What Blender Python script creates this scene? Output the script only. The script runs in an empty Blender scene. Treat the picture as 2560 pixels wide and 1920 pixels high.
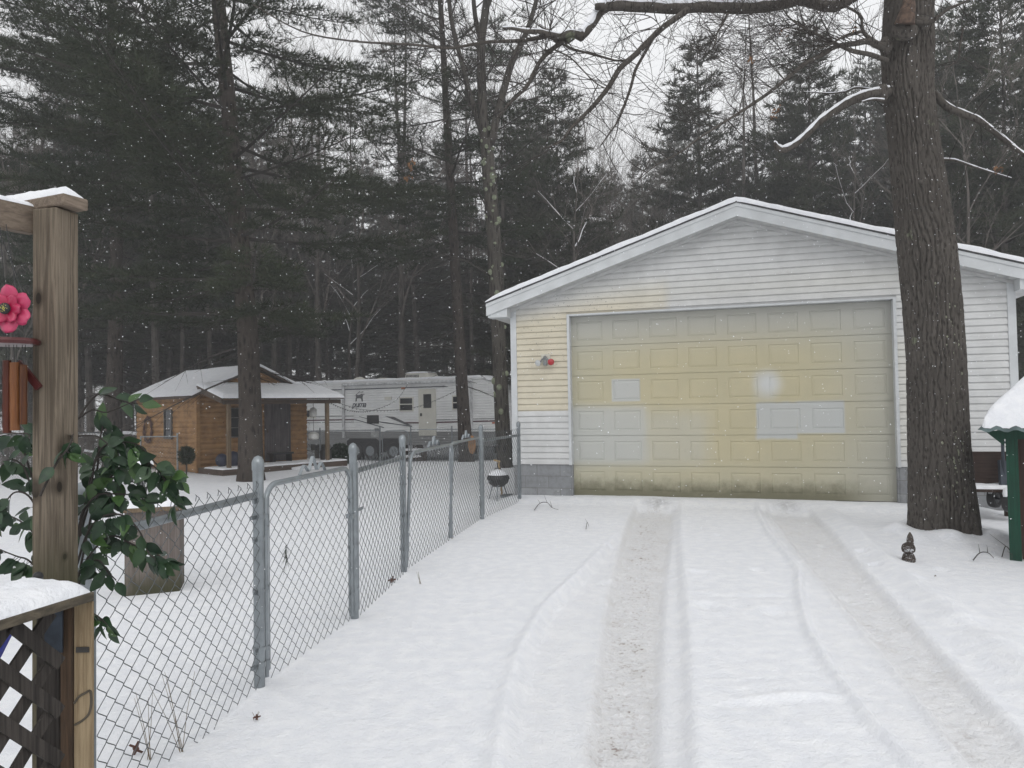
import bpy, math, random
import numpy as np
from mathutils import Vector, Matrix, Euler
random.seed(7); rng = np.random.default_rng(7)
PI = math.pi; R = math.radians
S = bpy.context.scene
COL = S.collection
# ---------------------------------------------------------------- camera
F = 1850.0; EYE = 1.6
CM = Matrix.Rotation(R(90+1.64), 3, 'X') @ Matrix.Rotation(R(-0.97), 3, 'Z')
K = 2560/2212.0
def ray(px, py): return CM @ Vector(((px-1280)/F, -(py-960)/F, -1))
def G(px, py, z=0.0):
    d = ray(px, py); t = (z-EYE)/d.z
    return Vector((d.x*t, d.y*t, z))
def D(px, py, Y):
    d = ray(px, py); t = Y/d.y
    return Vector((d.x*t, Y, EYE+d.z*t))
cam = bpy.data.cameras.new('camera'); cam.sensor_width = 36; cam.lens = 36*F/2560; cam.clip_end = 2000; cam.clip_start = .05
co = bpy.data.objects.new('camera', cam); COL.objects.link(co)
co.matrix_world = Matrix.Translation((0, 0, EYE)) @ CM.to_4x4(); S.camera = co
# ---------------------------------------------------------------- nodes
class NT:
    def __init__(s, name):
        s.m = bpy.data.materials.new(name); s.m.use_nodes = True; s.t = s.m.node_tree
        s.b = s.t.nodes['Principled BSDF']; s.tc = s.t.nodes.new('ShaderNodeTexCoord')
        s.oc = s.tc.outputs['Object']; s._xyz = None
    def n(s, k): return s.t.nodes.new(k)
    def l(s, a, b): s.t.links.new(a, b)
    def put(s, sock, v):
        if v is None: return
        if isinstance(v, (int, float)): sock.default_value = v
        elif isinstance(v, (tuple, list)): sock.default_value = (*v, 1) if len(v) == 3 and sock.type == 'RGBA' else v
        else: s.l(v, sock)
    def math(s, op, a, b=None, c=None, clamp=False):
        n = s.n('ShaderNodeMath'); n.operation = op; n.use_clamp = clamp
        s.put(n.inputs[0], a); s.put(n.inputs[1], b); s.put(n.inputs[2], c); return n.outputs[0]
    def map(s, sc=(1, 1, 1), v=None):
        n = s.n('ShaderNodeMapping'); s.l(v or s.oc, n.inputs[0]); n.inputs['Scale'].default_value = sc; return n.outputs[0]
    def noise(s, scale=5, detail=3, rough=.55, v=None, dist=0):
        n = s.n('ShaderNodeTexNoise'); s.l(v or s.oc, n.inputs['Vector'])
        n.inputs['Scale'].default_value = scale; n.inputs['Detail'].default_value = detail
        n.inputs['Roughness'].default_value = rough; n.inputs['Distortion'].default_value = dist; return n.outputs['Fac']
    def voro(s, scale, v=None, feat='F1'):
        n = s.n('ShaderNodeTexVoronoi'); n.feature = feat; s.l(v or s.oc, n.inputs['Vector']); n.inputs['Scale'].default_value = scale
        return n.outputs['Distance']
    def ss(s, v, a, b, lo=0., hi=1.):
        n = s.n('ShaderNodeMapRange'); n.interpolation_type = 'SMOOTHSTEP'; s.put(n.inputs[0], v)
        for i, q in enumerate((a, b, lo, hi)): n.inputs[i+1].default_value = q
        return n.outputs[0]
    def mix(s, f, a, b):
        n = s.n('ShaderNodeMix'); n.data_type = 'RGBA'; s.put(n.inputs[0], f); s.put(n.inputs[6], a); s.put(n.inputs[7], b); return n.outputs[2]
    @property
    def xyz(s):
        if not s._xyz:
            n = s.n('ShaderNodeSeparateXYZ'); s.l(s.oc, n.inputs[0]); s._xyz = n.outputs
        return s._xyz
    def box(s, x0, x1, z0, z1, soft=.03, x=None, z=None):
        x = x or s.xyz[0]; z = z or s.xyz[2]
        a = s.math('MULTIPLY', s.ss(x, x0-soft, x0+soft), s.ss(x, x1-soft, x1+soft, 1, 0))
        b = s.math('MULTIPLY', s.ss(z, z0-soft, z0+soft), s.ss(z, z1-soft, z1+soft, 1, 0))
        return s.math('MULTIPLY', a, b)
    def ell(s, x0, z0, rx, rz, inner=.5, x=None, z=None):
        x = x or s.xyz[0]; z = z or s.xyz[2]
        dx = s.math('DIVIDE', s.math('SUBTRACT', x, x0), rx); dz = s.math('DIVIDE', s.math('SUBTRACT', z, z0), rz)
        r = s.math('SQRT', s.math('ADD', s.math('MULTIPLY', dx, dx), s.math('MULTIPLY', dz, dz)))
        return s.ss(r, inner, 1, 1, 0)
    def bump(s, h, strength=.3, dist=.01, prev=None):
        n = s.n('ShaderNodeBump'); n.inputs['Strength'].default_value = strength; n.inputs['Distance'].default_value = dist
        s.l(h, n.inputs['Height'])
        if prev: s.l(prev, n.inputs['Normal'])
        return n.outputs[0]
    def done(s, col=None, rough=.7, metal=0, nrm=None, spec=None):
        s.put(s.b.inputs['Base Color'], col); s.put(s.b.inputs['Roughness'], rough); s.put(s.b.inputs['Metallic'], metal)
        if nrm: s.l(nrm, s.b.inputs['Normal'])
        if spec is not None: s.b.inputs['Specular IOR Level'].default_value = spec
        return s.m
def simple(name, c, rough=.6, metal=0, var=.25, scale=8, bump=0, bscale=60, bd=.003, spec=None):
    t = NT(name); n = t.noise(scale, 4)
    dark = tuple(q*(1-var) for q in c); lite = tuple(min(1, q*(1+var)) for q in c)
    nm = t.bump(t.noise(bscale, 3), bump, bd) if bump else None
    return t.done(t.mix(t.ss(n, .3, .7), dark, lite), rough, metal, nm, spec)
def wood(name, a, b, axis=2, gs=60, bump=.5, knots=(), greeny=None, rough=.85):
    t = NT(name); sc = [1, 1, 1]; sc[axis] = .035
    g = t.noise(gs, 5, .65, t.map(tuple(sc)), 1.2); g2 = t.noise(gs*4, 3, .6, t.map(tuple(sc)))
    big = t.noise(3.2, 2)
    c = t.mix(t.ss(g, .33, .66), a, b)
    c = t.mix(t.ss(big, .35, .75, 0, .45), c, tuple(q*.62 for q in a))
    c = t.mix(t.ss(g2, .62, .72, 0, .5), c, tuple(q*.35 for q in a))
    for (u, v, ru, rv, ax) in knots:
        xx = t.xyz[ax]
        c = t.mix(t.ell(u, v, ru*2.4, rv*2.2, .35, x=xx), c, tuple(q*.72 for q in a))
        c = t.mix(t.ell(u, v, ru, rv, .75, x=xx), c, tuple(q*.28 for q in a))
    if greeny:
        c = t.mix(t.math('MULTIPLY', t.ss(t.xyz[2], greeny[0], greeny[1], 1, 0), t.ss(big, .3, .6, .3, .8)), c, (.035, .04, .012))
    return t.done(c, rough, 0, t.bump(t.math('ADD', g, t.math('MULTIPLY', g2, .6)), bump, .004), .25)
def bark(name, a, b, zs=.22, sc=14, strength=1., dist=.03, lichen=.0, speck=0):
    t = NT(name); mp = t.map((1, 1, zs)); v = t.voro(sc, mp); n = t.noise(sc*1.7, 5, .65, mp); big = t.noise(1.3, 3)
    h = t.math('ADD', t.math('MULTIPLY', t.ss(v, 0, .55), .6), n)
    c = t.mix(t.ss(h, .55, 1.15), a, b)
    c = t.mix(t.ss(big, .4, .7, 0, .5), c, tuple(q*.55 for q in b))
    if lichen: c = t.mix(t.ss(t.noise(3.5, 5, .7), 1-lichen-.32, 1-lichen-.28, 0, .6), c, (.2, .22, .15))
    if speck: c = t.mix(t.ss(t.noise(42, 2, .5), .745-speck*.02, .76-speck*.02), c, (.6, .62, .65))
    return t.done(c, .95, 0, t.bump(h, strength, dist), .1)
M = {}
def snowmat(name='snow', dirt=False):
    t = NT(name)
    n1 = t.noise(90, 4, .6); n2 = t.noise(9, 4, .55); n3 = t.noise(260, 2)
    h = t.math('ADD', t.math('MULTIPLY', n1, .5), t.math('ADD', t.math('MULTIPLY', n2, 1.5), t.math('MULTIPLY', t.noise(30, 4, .65), 1.3)))
    c = t.mix(t.ss(n2, .35, .7), (.80, .815, .85), (.87, .88, .90))
    nm = t.bump(h, .7, .013)
    if dirt:
        a = t.n('ShaderNodeAttribute'); a.attribute_name = 'dirt'; sp = t.n('ShaderNodeSeparateColor'); t.l(a.outputs['Color'], sp.inputs[0])
        c = t.mix(t.math('MULTIPLY', sp.outputs[0], t.ss(t.noise(34, 4, .65), .25, .65, .45, 1)), c, (.76, .75, .74))
        brown = t.math('MULTIPLY', sp.outputs[1], t.ss(t.noise(30, 4, .7), .55, .64))
        c = t.mix(brown, c, (.22, .14, .105))
        c = t.mix(sp.outputs[2], c, (.16, .155, .15))
        ln = t.noise(60, 5, .7); 
        nm = t.bump(t.math('MULTIPLY', ln, sp.outputs[0]), .8, .012, nm)
    t.b.inputs['Subsurface Weight'].default_value = 0
    return t.done(c, .75, 0, nm, .25)
M['snow'] = snowmat(); M['ground'] = snowmat('snow_ground', True)
M['galv'] = simple('galvanised', (.26, .285, .30), .38, .7, .12, 12, .1, 90)
M['wire'] = simple('wire', (.10, .11, .115), .5, .4, .25, 10)
M['pinebark'] = bark('pine_bark', (.02, .017, .015), (.075, .063, .055), .3, 12, 1, .03, 0, 1)
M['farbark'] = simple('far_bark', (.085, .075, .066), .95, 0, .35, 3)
M['twig'] = simple('twig', (.04, .034, .03), .95, 0, .3, 3)
M['greytwig'] = simple('grey_twig', (.14, .122, .108), .95, 0, .3, 3)
M['oakmid'] = bark('oak_bark_grey', (.022, .02, .018), (.088, .08, .07), .15, 18, 1, .03, .05, 1)
def needles(name, a, b, c):
    t = NT(name); n = t.noise(.9, 3, .6); n2 = t.noise(7, 2)
    col = t.mix(t.ss(n, .35, .65), a, b); col = t.mix(t.ss(n2, .52, .75, 0, .8), col, c)
    oi = t.n('ShaderNodeObjectInfo'); col = t.mix(t.math('MULTIPLY', oi.outputs['Random'], .35), col, (.055, .05, .038))
    return t.done(col, .8, 0, None, .12)
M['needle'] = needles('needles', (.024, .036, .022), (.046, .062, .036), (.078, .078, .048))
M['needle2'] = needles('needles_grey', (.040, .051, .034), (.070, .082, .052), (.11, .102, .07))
# ---------------------------------------------------------------- mesh helpers
class MB:
    def __init__(s): s.v = []; s.f = []; s.mi = []; s.cm = 0
    def add(s, vs, fs):
        o = len(s.v); s.v += [tuple(p) for p in vs]; s.f += [tuple(i+o for i in f) for f in fs]; s.mi += [s.cm]*len(fs); return s
    def quad(s, a, b, c, d): return s.add([a, b, c, d], [(0, 1, 2, 3)])
    def box(s, x0, x1, y0, y1, z0, z1):
        return s.add([(x0, y0, z0), (x1, y0, z0), (x1, y1, z0), (x0, y1, z0), (x0, y0, z1), (x1, y0, z1), (x1, y1, z1), (x0, y1, z1)],
              [(3, 2, 1, 0), (4, 5, 6, 7), (0, 1, 5, 4), (1, 2, 6, 5), (2, 3, 7, 6), (3, 0, 4, 7)])
    def obox(s, c, ux, uy, uz):   # centre, half-axis vectors
        c, ux, uy, uz = map(Vector, (c, ux, uy, uz))
        return s.add([c-ux-uy-uz, c+ux-uy-uz, c+ux+uy-uz, c-ux+uy-uz, c-ux-uy+uz, c+ux-uy+uz, c+ux+uy+uz, c-ux+uy+uz],
              [(3, 2, 1, 0), (4, 5, 6, 7), (0, 1, 5, 4), (1, 2, 6, 5), (2, 3, 7, 6), (3, 0, 4, 7)])
    def beam(s, a, b, w, h, up=(0, 0, 1)):
        a, b = Vector(a), Vector(b); d = (b-a); l = d.length; d.normalize(); sd = d.cross(Vector(up)).normalized(); u = sd.cross(d)
        return s.obox((a+b)/2, d*l/2, sd*w/2, u*h/2)
    def tube(s, pts, r, n=8, cap=True, jit=0):
        pts = [Vector(p) for p in pts]; m = len(pts)
        if not hasattr(r, '__len__'): r = [r]*m
        t0 = (pts[1]-pts[0]).normalized(); ref = Vector((0, 0, 1)) if abs(t0.z) < .9 else Vector((1, 0, 0))
        u = t0.cross(ref).normalized(); vs = []
        for i in range(m):
            t = (pts[min(i+1, m-1)]-pts[max(i-1, 0)])
            if t.length < 1e-9: t = t0.copy()
            t.normalize(); u = (u-t*u.dot(t))
            if u.length < 1e-6: u = t.orthogonal()
            u.normalize(); w = t.cross(u)
            for k in range(n):
                a = 2*PI*k/n; rr = r[i]*(1+(random.uniform(-jit, jit) if jit else 0))
                vs.append(pts[i]+u*math.cos(a)*rr+w*math.sin(a)*rr)
        fs = [(i*n+k, i*n+(k+1) % n, (i+1)*n+(k+1) % n, (i+1)*n+k) for i in range(m-1) for k in range(n)]
        if cap: fs += [tuple(range(n))[::-1], tuple((m-1)*n+k for k in range(n))]
        return s.add(vs, fs)
    def lathe(s, prof, c, n=20):
        c = Vector(c); vs = []
        for (r, z) in prof:
            for k in range(n): a = 2*PI*k/n; vs.append(c+Vector((r*math.cos(a), r*math.sin(a), z)))
        m = len(prof)
        fs = [(i*n+k, i*n+(k+1) % n, (i+1)*n+(k+1) % n, (i+1)*n+k) for i in range(m-1) for k in range(n)]
        return s.add(vs, fs)
    def ball(s, c, r, n=10, sq=(1, 1, 1)):
        c = Vector(c); pr = [(max(1e-4, math.sin(PI*i/n)), -math.cos(PI*i/n)) for i in range(n+1)]; vs = []; q = n*2
        for (a, z) in pr:
            for k in range(q): t = 2*PI*k/q; vs.append(c+Vector((r*a*math.cos(t)*sq[0], r*a*math.sin(t)*sq[1], r*z*sq[2])))
        return s.add(vs, [(i*q+k, i*q+(k+1) % q, (i+1)*q+(k+1) % q, (i+1)*q+k) for i in range(n) for k in range(q)])
    def prism(s, poly, ext):
        n = len(poly); e = Vector(ext); vs = [Vector(p) for p in poly]; vs += [p+e for p in vs]
        return s.add(vs, [tuple(range(n))[::-1], tuple(range(n, 2*n))]+[(i, (i+1) % n, n+(i+1) % n, n+i) for i in range(n)])
    def mark(s): s.marks = getattr(s, 'marks', []); s.marks.append((len(s.v), len(s.f)))
    def build_each(s, name, mat, parent=None, **k):
        mk = s.marks+[(len(s.v), len(s.f))]; o = []
        for (v0, f0), (v1, f1) in zip(mk[:-1], mk[1:]):
            m = MB(); m.add(s.v[v0:v1], [tuple(i-v0 for i in f) for f in s.f[f0:f1]]); o.append(m.build(name, mat, parent, **k))
        return o
    def build(s, name, mat, parent=None, smooth=False, bevel=0, off=None):
        me = bpy.data.meshes.new(name); v = s.v
        if off is not None: v = [(a-off[0], b-off[1], c-off[2]) for a, b, c in v]
        me.from_pydata(v, [], s.f)
        for q in (mat if isinstance(mat, (list, tuple)) else [mat]): me.materials.append(q)
        if isinstance(mat, (list, tuple)): me.polygons.foreach_set('material_index', s.mi)
        if smooth: me.polygons.foreach_set('use_smooth', [True]*len(me.polygons))
        me.update(); o = bpy.data.objects.new(name, me); COL.objects.link(o)
        if parent: o.parent = parent
        if bevel:
            m = o.modifiers.new('bevel', 'BEVEL'); m.width = bevel; m.segments = 2; m.limit_method = 'ANGLE'
        if smooth:
            m = o.modifiers.new('wn', 'EDGE_SPLIT'); m.split_angle = R(40)
        return o
def tag(o, label=None, cat=None, group=None, kind=None):
    for k, v in (('label', label), ('category', cat), ('group', group), ('kind', kind)):
        if v: o[k] = v
    return o
def empty(name, loc=(0, 0, 0), rz=0, label=None, cat=None, group=None):
    o = bpy.data.objects.new(name, None); COL.objects.link(o); o.location = loc; o.rotation_euler = (0, 0, rz); o.empty_display_size = .1
    return tag(o, label, cat, group)
def top(mb, name, mat, label, cat, group=None, base=None, **k):   # single-mesh thing in world coordinates
    if base is None:
        n = len(mb.v); base = (sum(p[0] for p in mb.v)/n, sum(p[1] for p in mb.v)/n, min(p[2] for p in mb.v))
    o = mb.build(name, mat, off=base, **k); o.location = base; return tag(o, label, cat, group)
def tris(name, V, mats, midx=None, parent=None):    # V: (n,3,3) loose triangles
    n = len(V); me = bpy.data.meshes.new(name); me.vertices.add(n*3); me.vertices.foreach_set('co', V.reshape(-1).astype(np.float32))
    me.loops.add(n*3); me.loops.foreach_set('vertex_index', np.arange(n*3, dtype=np.int32))
    me.polygons.add(n); me.polygons.foreach_set('loop_start', np.arange(0, n*3, 3, dtype=np.int32))
    for q in mats: me.materials.append(q)
    if midx is not None: me.polygons.foreach_set('material_index', midx.astype(np.int32))
    me.update(calc_edges=True); me.validate()
    o = bpy.data.objects.new(name, me); COL.objects.link(o)
    if parent: o.parent = parent
    return o
def clone(root, loc, rz, sc, label=None, group=None):
    r = root.copy(); COL.objects.link(r); r['group'] = GRP[r.name.split('.')[0]]; r.location = loc; r.rotation_euler = (random.uniform(-.02, .02), random.uniform(-.02, .02), rz); r.scale = (sc[0], sc[0], sc[1])
    if label: r['label'] = label
    if group: r['group'] = group
    for ch in list(root.children):
        c = ch.copy(); COL.objects.link(c); c.parent = r
        for g in list(ch.children):
            d = g.copy(); COL.objects.link(d); d.parent = c
    return r
def sstep(a, b, x):
    t = np.clip((x-a)/(b-a), 0, 1); return t*t*(3-2*t)
def fit(root, ang, px, py, y0=0.):   # pixel -> (local x, z) on the vertical plane local y = y0 of a rotated root
    d = ray(px, py); c, s_ = math.cos(ang), math.sin(ang); nx, ny = -s_, c
    o = (nx*(-root[0])+ny*(-root[1])); dn = nx*d.x+ny*d.y; t = (y0-o)/dn
    wx, wy = d.x*t-root[0], d.y*t-root[1]
    return (c*wx+s_*wy, EYE+d.z*t-root[2])
# ---------------------------------------------------------------- ground
_sd = [(rng.uniform(0, 2*PI), rng.uniform(0, 2*PI)) for _ in range(40)]
def sn(x, y, wl, k, n=6):
    o = 0
    for i in range(n):
        a, p = _sd[(k*7+i) % 40]; w = 2*PI/(wl*(0.7+.6*((i*37+k*11) % 10)/10)); o = o+np.sin((x*np.cos(a)+y*np.sin(a))*w+p+i)
    return o/n
OAKB = G(2364, 1346); OAKB = (OAKB.x, OAKB.y)
def hz(x, y):
    x = np.asarray(x, float); y = np.asarray(y, float)
    h = -.5*sstep(19, 30, y)-.4*sstep(40, 90, y)
    h = h+sn(x, y, 5., 1)*.03*sstep(3, 9, y)*(1-.6*np.exp(-((x-2)/4)**2))+sn(x, y, 1.1, 2)*.008
    h = h+.4*sn(x, y, 14, 3)*sstep(24, 45, y)*.5
    h = h+.15*np.exp(-(((x-OAKB[0])**2+(y-OAKB[1])**2)/.75**2))
    ro_ = np.sqrt((x-OAKB[0])**2+(y-OAKB[1])**2); h = h+.07*np.exp(-((ro_-.46)/.16)**2)*np.clip(.45+sn(x, y, .5, 4)*1.3, 0, 1.3)
    return h
def gz(p): return float(hz(p[0], p[1]))
def pl(pts):
    w = [G(a*K, b*K) for a, b in pts]; w.sort(key=lambda p: p.y)
    return lambda Y: np.interp(Y, [p.y for p in w], [p.x for p in w])
B0 = pl([(1392, 1082), (1372, 1110), (1340, 1150), (1270, 1235), (1190, 1315), (1145, 1400), (1118, 1500), (1100, 1659)])
B1 = pl([(1378, 1082), (1345, 1150), (1318, 1250), (1300, 1350), (1280, 1500), (1262, 1659)])
B2 = pl([(1455, 1082), (1450, 1150), (1435, 1250), (1428, 1350), (1420, 1500), (1412, 1659)])
B3 = pl([(1470, 1082), (1468, 1150), (1476, 1250), (1485, 1350), (1492, 1500), (1500, 1659)])
C0 = pl([(1630, 1082), (1665, 1150), (1735, 1235), (1737, 1290), (1760, 1370), (1810, 1450), (1880, 1540), (1985, 1659)])
C1 = pl([(1645, 1085), (1700, 1160), (1765, 1240), (1860, 1350), (1985, 1500), (2100, 1659)])
C2 = pl([(1735, 1085), (1800, 1150), (1880, 1240), (1985, 1350), (2130, 1500), (2290, 1659)])
C3 = pl([(1760, 1085), (1835, 1150), (1940, 1240), (2080, 1350), (2260, 1480), (2500, 1659)])
foot = [(1020, 480, .09), (850, 350, .07), (980, 352, .08), (690, 345, .06), (640, 375, .08), (1270, 505, .1), (1450, 228, .06), (1380, 300, .07), (760, 180, .05), (880, 200, .05), (640, 245, .06), (2040, 565, .16), (1200, 340, .06), (1050, 210, .05), (1600, 270, .06), (1650, 320, .06), (1900, 340, .06), (1820, 380, .06), (1540, 420, .06)]
foot = [(G(1100+a*.66, 1200+b*.66), r) for a, b, r in foot]
def axis(segs):
    o = []
    for a, b, st in segs: o += list(np.arange(a, b, st))
    return np.array(o+[segs[-1][1]])
GL_ = (.0144, 12.636)
gx = axis([(-400, -60, 20), (-60, -14, 2), (-14, -3, .25), (-3, -1.2, .06), (-1.2, 5.6, .022), (5.6, 9, .06), (9, 20, .5), (20, 60, 2), (60, 400, 20)])
gy = axis([(-30, 2, 2), (2, 3, .1), (3, 8, .022), (8, 12.9, .035), (12.9, 20, .15), (20, 34, .3), (34, 90, 2), (90, 600, 30)])
X, Y = np.meshgrid(gx, gy); Z = hz(X, Y)
LY_ = (X-GL_[0])*.293+(Y-GL_[1])*.956; act = sstep(-.02, -.75, LY_)
Z += .075*sstep(-.7, -.12, LY_)*sstep(.6, .2, LY_)*sstep(-.3, .1, X)*sstep(6.9, 6.5, X)
def band(a, b, e): return sstep(-e, e, X-a)*sstep(-e, e, b-X)*act
b0, b1, b2, b3, c0, c1, c2, c3 = [f(Y) for f in (B0, B1, B2, B3, C0, C1, C2, C3)]
core = band(b1, b2, .05); core2 = band(c1, c2, .06)
rough = sn(X, Y, .16, 4, 7)*.5+sn(X, Y, .07, 9, 7)*.5
Z += -.05*band(np.minimum(b0, b1), b1, .05)-.085*core-.045*band(b2, b3, .06)+core*rough*.016
Z += .035*np.exp(-((X-b0+.06)/.05)**2)*act*(sstep(0, .25, b1-b0))+.026*np.exp(-((X-b1)/.035)**2)*act-.0*X
Z += .022*np.exp(-((X-b3)/.05)**2)*act
Z += -.045*band(c0, c1, .04)-.08*core2-.035*band(c2, c3, .08)+core2*rough*.015
Z += .045*np.exp(-((X-c0+.03)/.04)**2)*act+.034*np.exp(-((X-c1)/.03)**2)*act+.02*np.exp(-((X-c2)/.05)**2)*act+.055*np.exp(-((X-c3)/.16)**2)*act
# tread chevrons
Z += core*.004*np.sin((Y+.4*np.abs(X-(b1+b2)/2))*2*PI/.075)+core2*.004*np.sin((Y+.4*np.abs(X-(c1+c2)/2))*2*PI/.075)
# wind ripples / plough chatter between the ruts
mid = sstep(0, .25, X-b3)*sstep(0, .2, c0-X)*act
for (py, amp, wid) in [(1280, .030, .05), (1290, -.03, .05), (1440, .025, .05), (1478, .035, .045), (1512, .04, .04), (1524, -.03, .05), (1630, .035, .045), (1642, -.02, .05), (1575, .012, .1)]:
    yy = G(1600*K, py*K).y; Z += mid*amp*.6*sstep(-.1, .9, np.sin(X*1.7+py*.31)+.8)*np.exp(-((Y-yy-.03*np.sin(X*3+py)-.02*np.sin(X*9))/wid)**2)*(.55+.45*np.sin(X*2.3+py))
for p, r in foot:
    rr = ((X-p.x)/r)**2+((Y-p.y)/(r*1.3))**2; Z += (-.02*np.exp(-rr)+.008*np.exp(-(np.sqrt(rr)-1.4)**2*4))
Z += (sn(X, Y, .35, 5)*.0022+sn(X, Y, .12, 6)*.0012)*sstep(14, 12, Y)*sstep(-6, -2, X)
me = bpy.data.meshes.new('ground'); ny, nx = X.shape
me.vertices.add(nx*ny); me.vertices.foreach_set('co', np.stack([X, Y, Z], -1).reshape(-1))
ii = (np.arange(ny-1)[:, None]*nx+np.arange(nx-1)[None, :]).reshape(-1)
q = np.stack([ii, ii+1, ii+nx+1, ii+nx], -1); me.loops.add(q.size); me.loops.foreach_set('vertex_index', q.reshape(-1).astype(np.int32))
me.polygons.add(len(q)); me.polygons.foreach_set('loop_start', np.arange(0, q.size, 4, dtype=np.int32))
me.polygons.foreach_set('use_smooth', [True]*len(q)); me.update(calc_edges=True)
at = me.color_attributes.new('dirt', 'FLOAT_COLOR', 'POINT'); dc = np.zeros((nx*ny, 4), np.float32)
spot = (sstep(.0, .9, sn(X, Y, .5, 8)+sn(X, Y, .17, 3)*.8)*.7+.3)
red = np.exp(-((X-(b1*.5+b2*.5))/.16)**2)*act
ends = np.exp(-((Y-(12.05-.3065*(X-.98)))/.22)**2)*(np.exp(-((X-(b1+b2)/2-.05)/.2)**2)+.8*np.exp(-((X-(c1+c2)/2)/.18)**2))
dc[:, 0] = np.clip(((core*1.0+core2*.75)*sstep(-.1, -1.5, LY_)*(.55+.45*spot)+.22*band(b0, b1, .08)+.2*band(b2, b3, .05)+.15*band(c0, c1, .05)), 0, 1).reshape(-1)
dc[:, 1] = np.clip(core*red*1.0*spot+core2*.2*spot, 0, 1).reshape(-1); dc[:, 2] = np.clip(ends*.55*sstep(-.3, .6, rough+.3), 0, .8).reshape(-1); dc[:, 3] = 1
at.data.foreach_set('color', dc.reshape(-1)); me.materials.append(M['ground'])
go = bpy.data.objects.new('ground', me); COL.objects.link(go); tag(go, 'snow covered yard and driveway with two tyre tracks', kind='structure')
def snowtop(pts2, z, t, name, parent, seg=14, edge=.03, droop=.01, amp=.25):
    """a rounded blanket of snow over the quad pts2 (4 corner Vectors, ccw) of thickness t"""
    a, b, c, d = [Vector(p) for p in pts2]; mb = MB(); nn = seg; vs = []
    L1 = (b-a).length; L2 = (d-a).length; n1 = max(4, int(seg*L1/max(L1, L2))); n2 = max(4, int(seg*L2/max(L1, L2)))
    us = [0, 0]+[i/n1 for i in range(n1+1)]+[1, 1]; 
    def prof(s, L):
        e = min(s, 1-s)*L; return min(1, math.sqrt(max(0, 1-(1-min(1, e/(t*1.3)))**2)))
    def ax(n, L):
        k = min(.45, t*1.3/L); return [0, k*.08, k*.3, k*.65]+[k+(1-2*k)*i/n for i in range(n+1)]+[1-k*.65, 1-k*.3, 1-k*.08, 1]
    A, B = ax(n1, L1), ax(n2, L2)
    for u in A:
        for v in B:
            p = a*(1-u)*(1-v)+b*u*(1-v)+c*u*v+d*(1-u)*v
            h = t*prof(u, L1)*prof(v, L2)*(1+amp*float(sn(p.x*1., p.y+p.z, .35, 2))+amp*.5*float(sn(p.x, p.y, .12, 5))+.10*float(sn(p.x, p.y, .045, 6)))
            vs.append(p+Vector((0, 0, h+z)))
    m = len(B); fs = [(i*m+j, (i+1)*m+j, (i+1)*m+j+1, i*m+j+1) for i in range(len(A)-1) for j in range(m-1)]
    fs.append(tuple(i*m for i in range(len(A)))[::-1]+tuple(range(1, m))+tuple((len(A)-1)*m+0+j for j in [])) if False else None
    mb.add(vs, fs)
    return mb.build(name, M['snow'], parent, smooth=True)
# ================================================================ GARAGE
GA = R(-17.04); GL = (.0144, 12.636, 0.)
GW, DX0, DX1, DZ0, DZ1 = 7.44, 1.01, 5.89, .07, 3.07
gar = empty('garage', GL, GA, 'white vinyl sided garage with a gable roof and one wide overhead door', 'garage')
RX = GW/2; SL = .325; OV = .37; ZE = 3.34  # eave tip height of roof deck
def roofz(x): return ZE+SL*(RX+OV-abs(x-RX))
def sidmat():
    t = NT('vinyl_siding'); x, z = t.xyz[0], t.xyz[2]; w = t.noise(3.5, 4, .6); f = t.noise(28, 4, .65)
    wht = t.mix(t.ss(w, .3, .7), (.56, .565, .56), (.64, .645, .64))
    yel = t.mix(t.ss(w, .3, .7), (.57, .51, .37), (.64, .575, .42)); crm = (.62, .60, .51)
    m1 = t.math('MULTIPLY', t.math('MULTIPLY', t.math('MULTIPLY', t.ss(x, 2.52, 2.72, 1, 0), t.ss(x, 1.5, 2.6, 1, .7)), t.ss(z, 1.49, 1.5)), t.ss(t.math('ADD', z, t.math('MULTIPLY', x, -.16)), 2.85, 3.3, 1, 0))
    c = t.mix(t.math('MULTIPLY', m1, .8), wht, yel)
    m2 = t.math('MULTIPLY', t.box(5.8, 6.4, .7, 2.5, .15), .45); c = t.mix(m2, c, crm)
    m3 = t.math('MULTIPLY', t.box(1.0, 6.5, 3.2, 3.55, .25), .25); c = t.mix(m3, c, crm)
    sp = t.math('MULTIPLY', t.ss(f, .63, .68), t.math('MULTIPLY', t.ss(x, 1.4, 2.6, 1, 0), t.ss(z, 1.7, 2.5)))
    c = t.mix(t.math('MULTIPLY', sp, .75), c, (.1, .09, .08))
    c = t.mix(t.math('MULTIPLY', t.ss(t.noise(6, 5, .7), .55, .75), .22), c, (.38, .37, .34))
    return t.done(c, .5, 0, t.bump(t.noise(120, 2), .06, .002), .4)
M['siding'] = sidmat()
M['trim'] = simple('white_trim', (.555, .575, .585), .45, 0, .08, 3)
M['shingle'] = simple('shingle', (.06, .06, .062), .95, 0, .35, 30, .5, 80)
EX = .1015
mb = MB(); z = .6
def span(z):  # wall x-range under the roof at height z
    if z <= roofz(0)-.17: return 0., GW
    k = (z-(roofz(0)-.17))/SL; return k, GW-k
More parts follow.
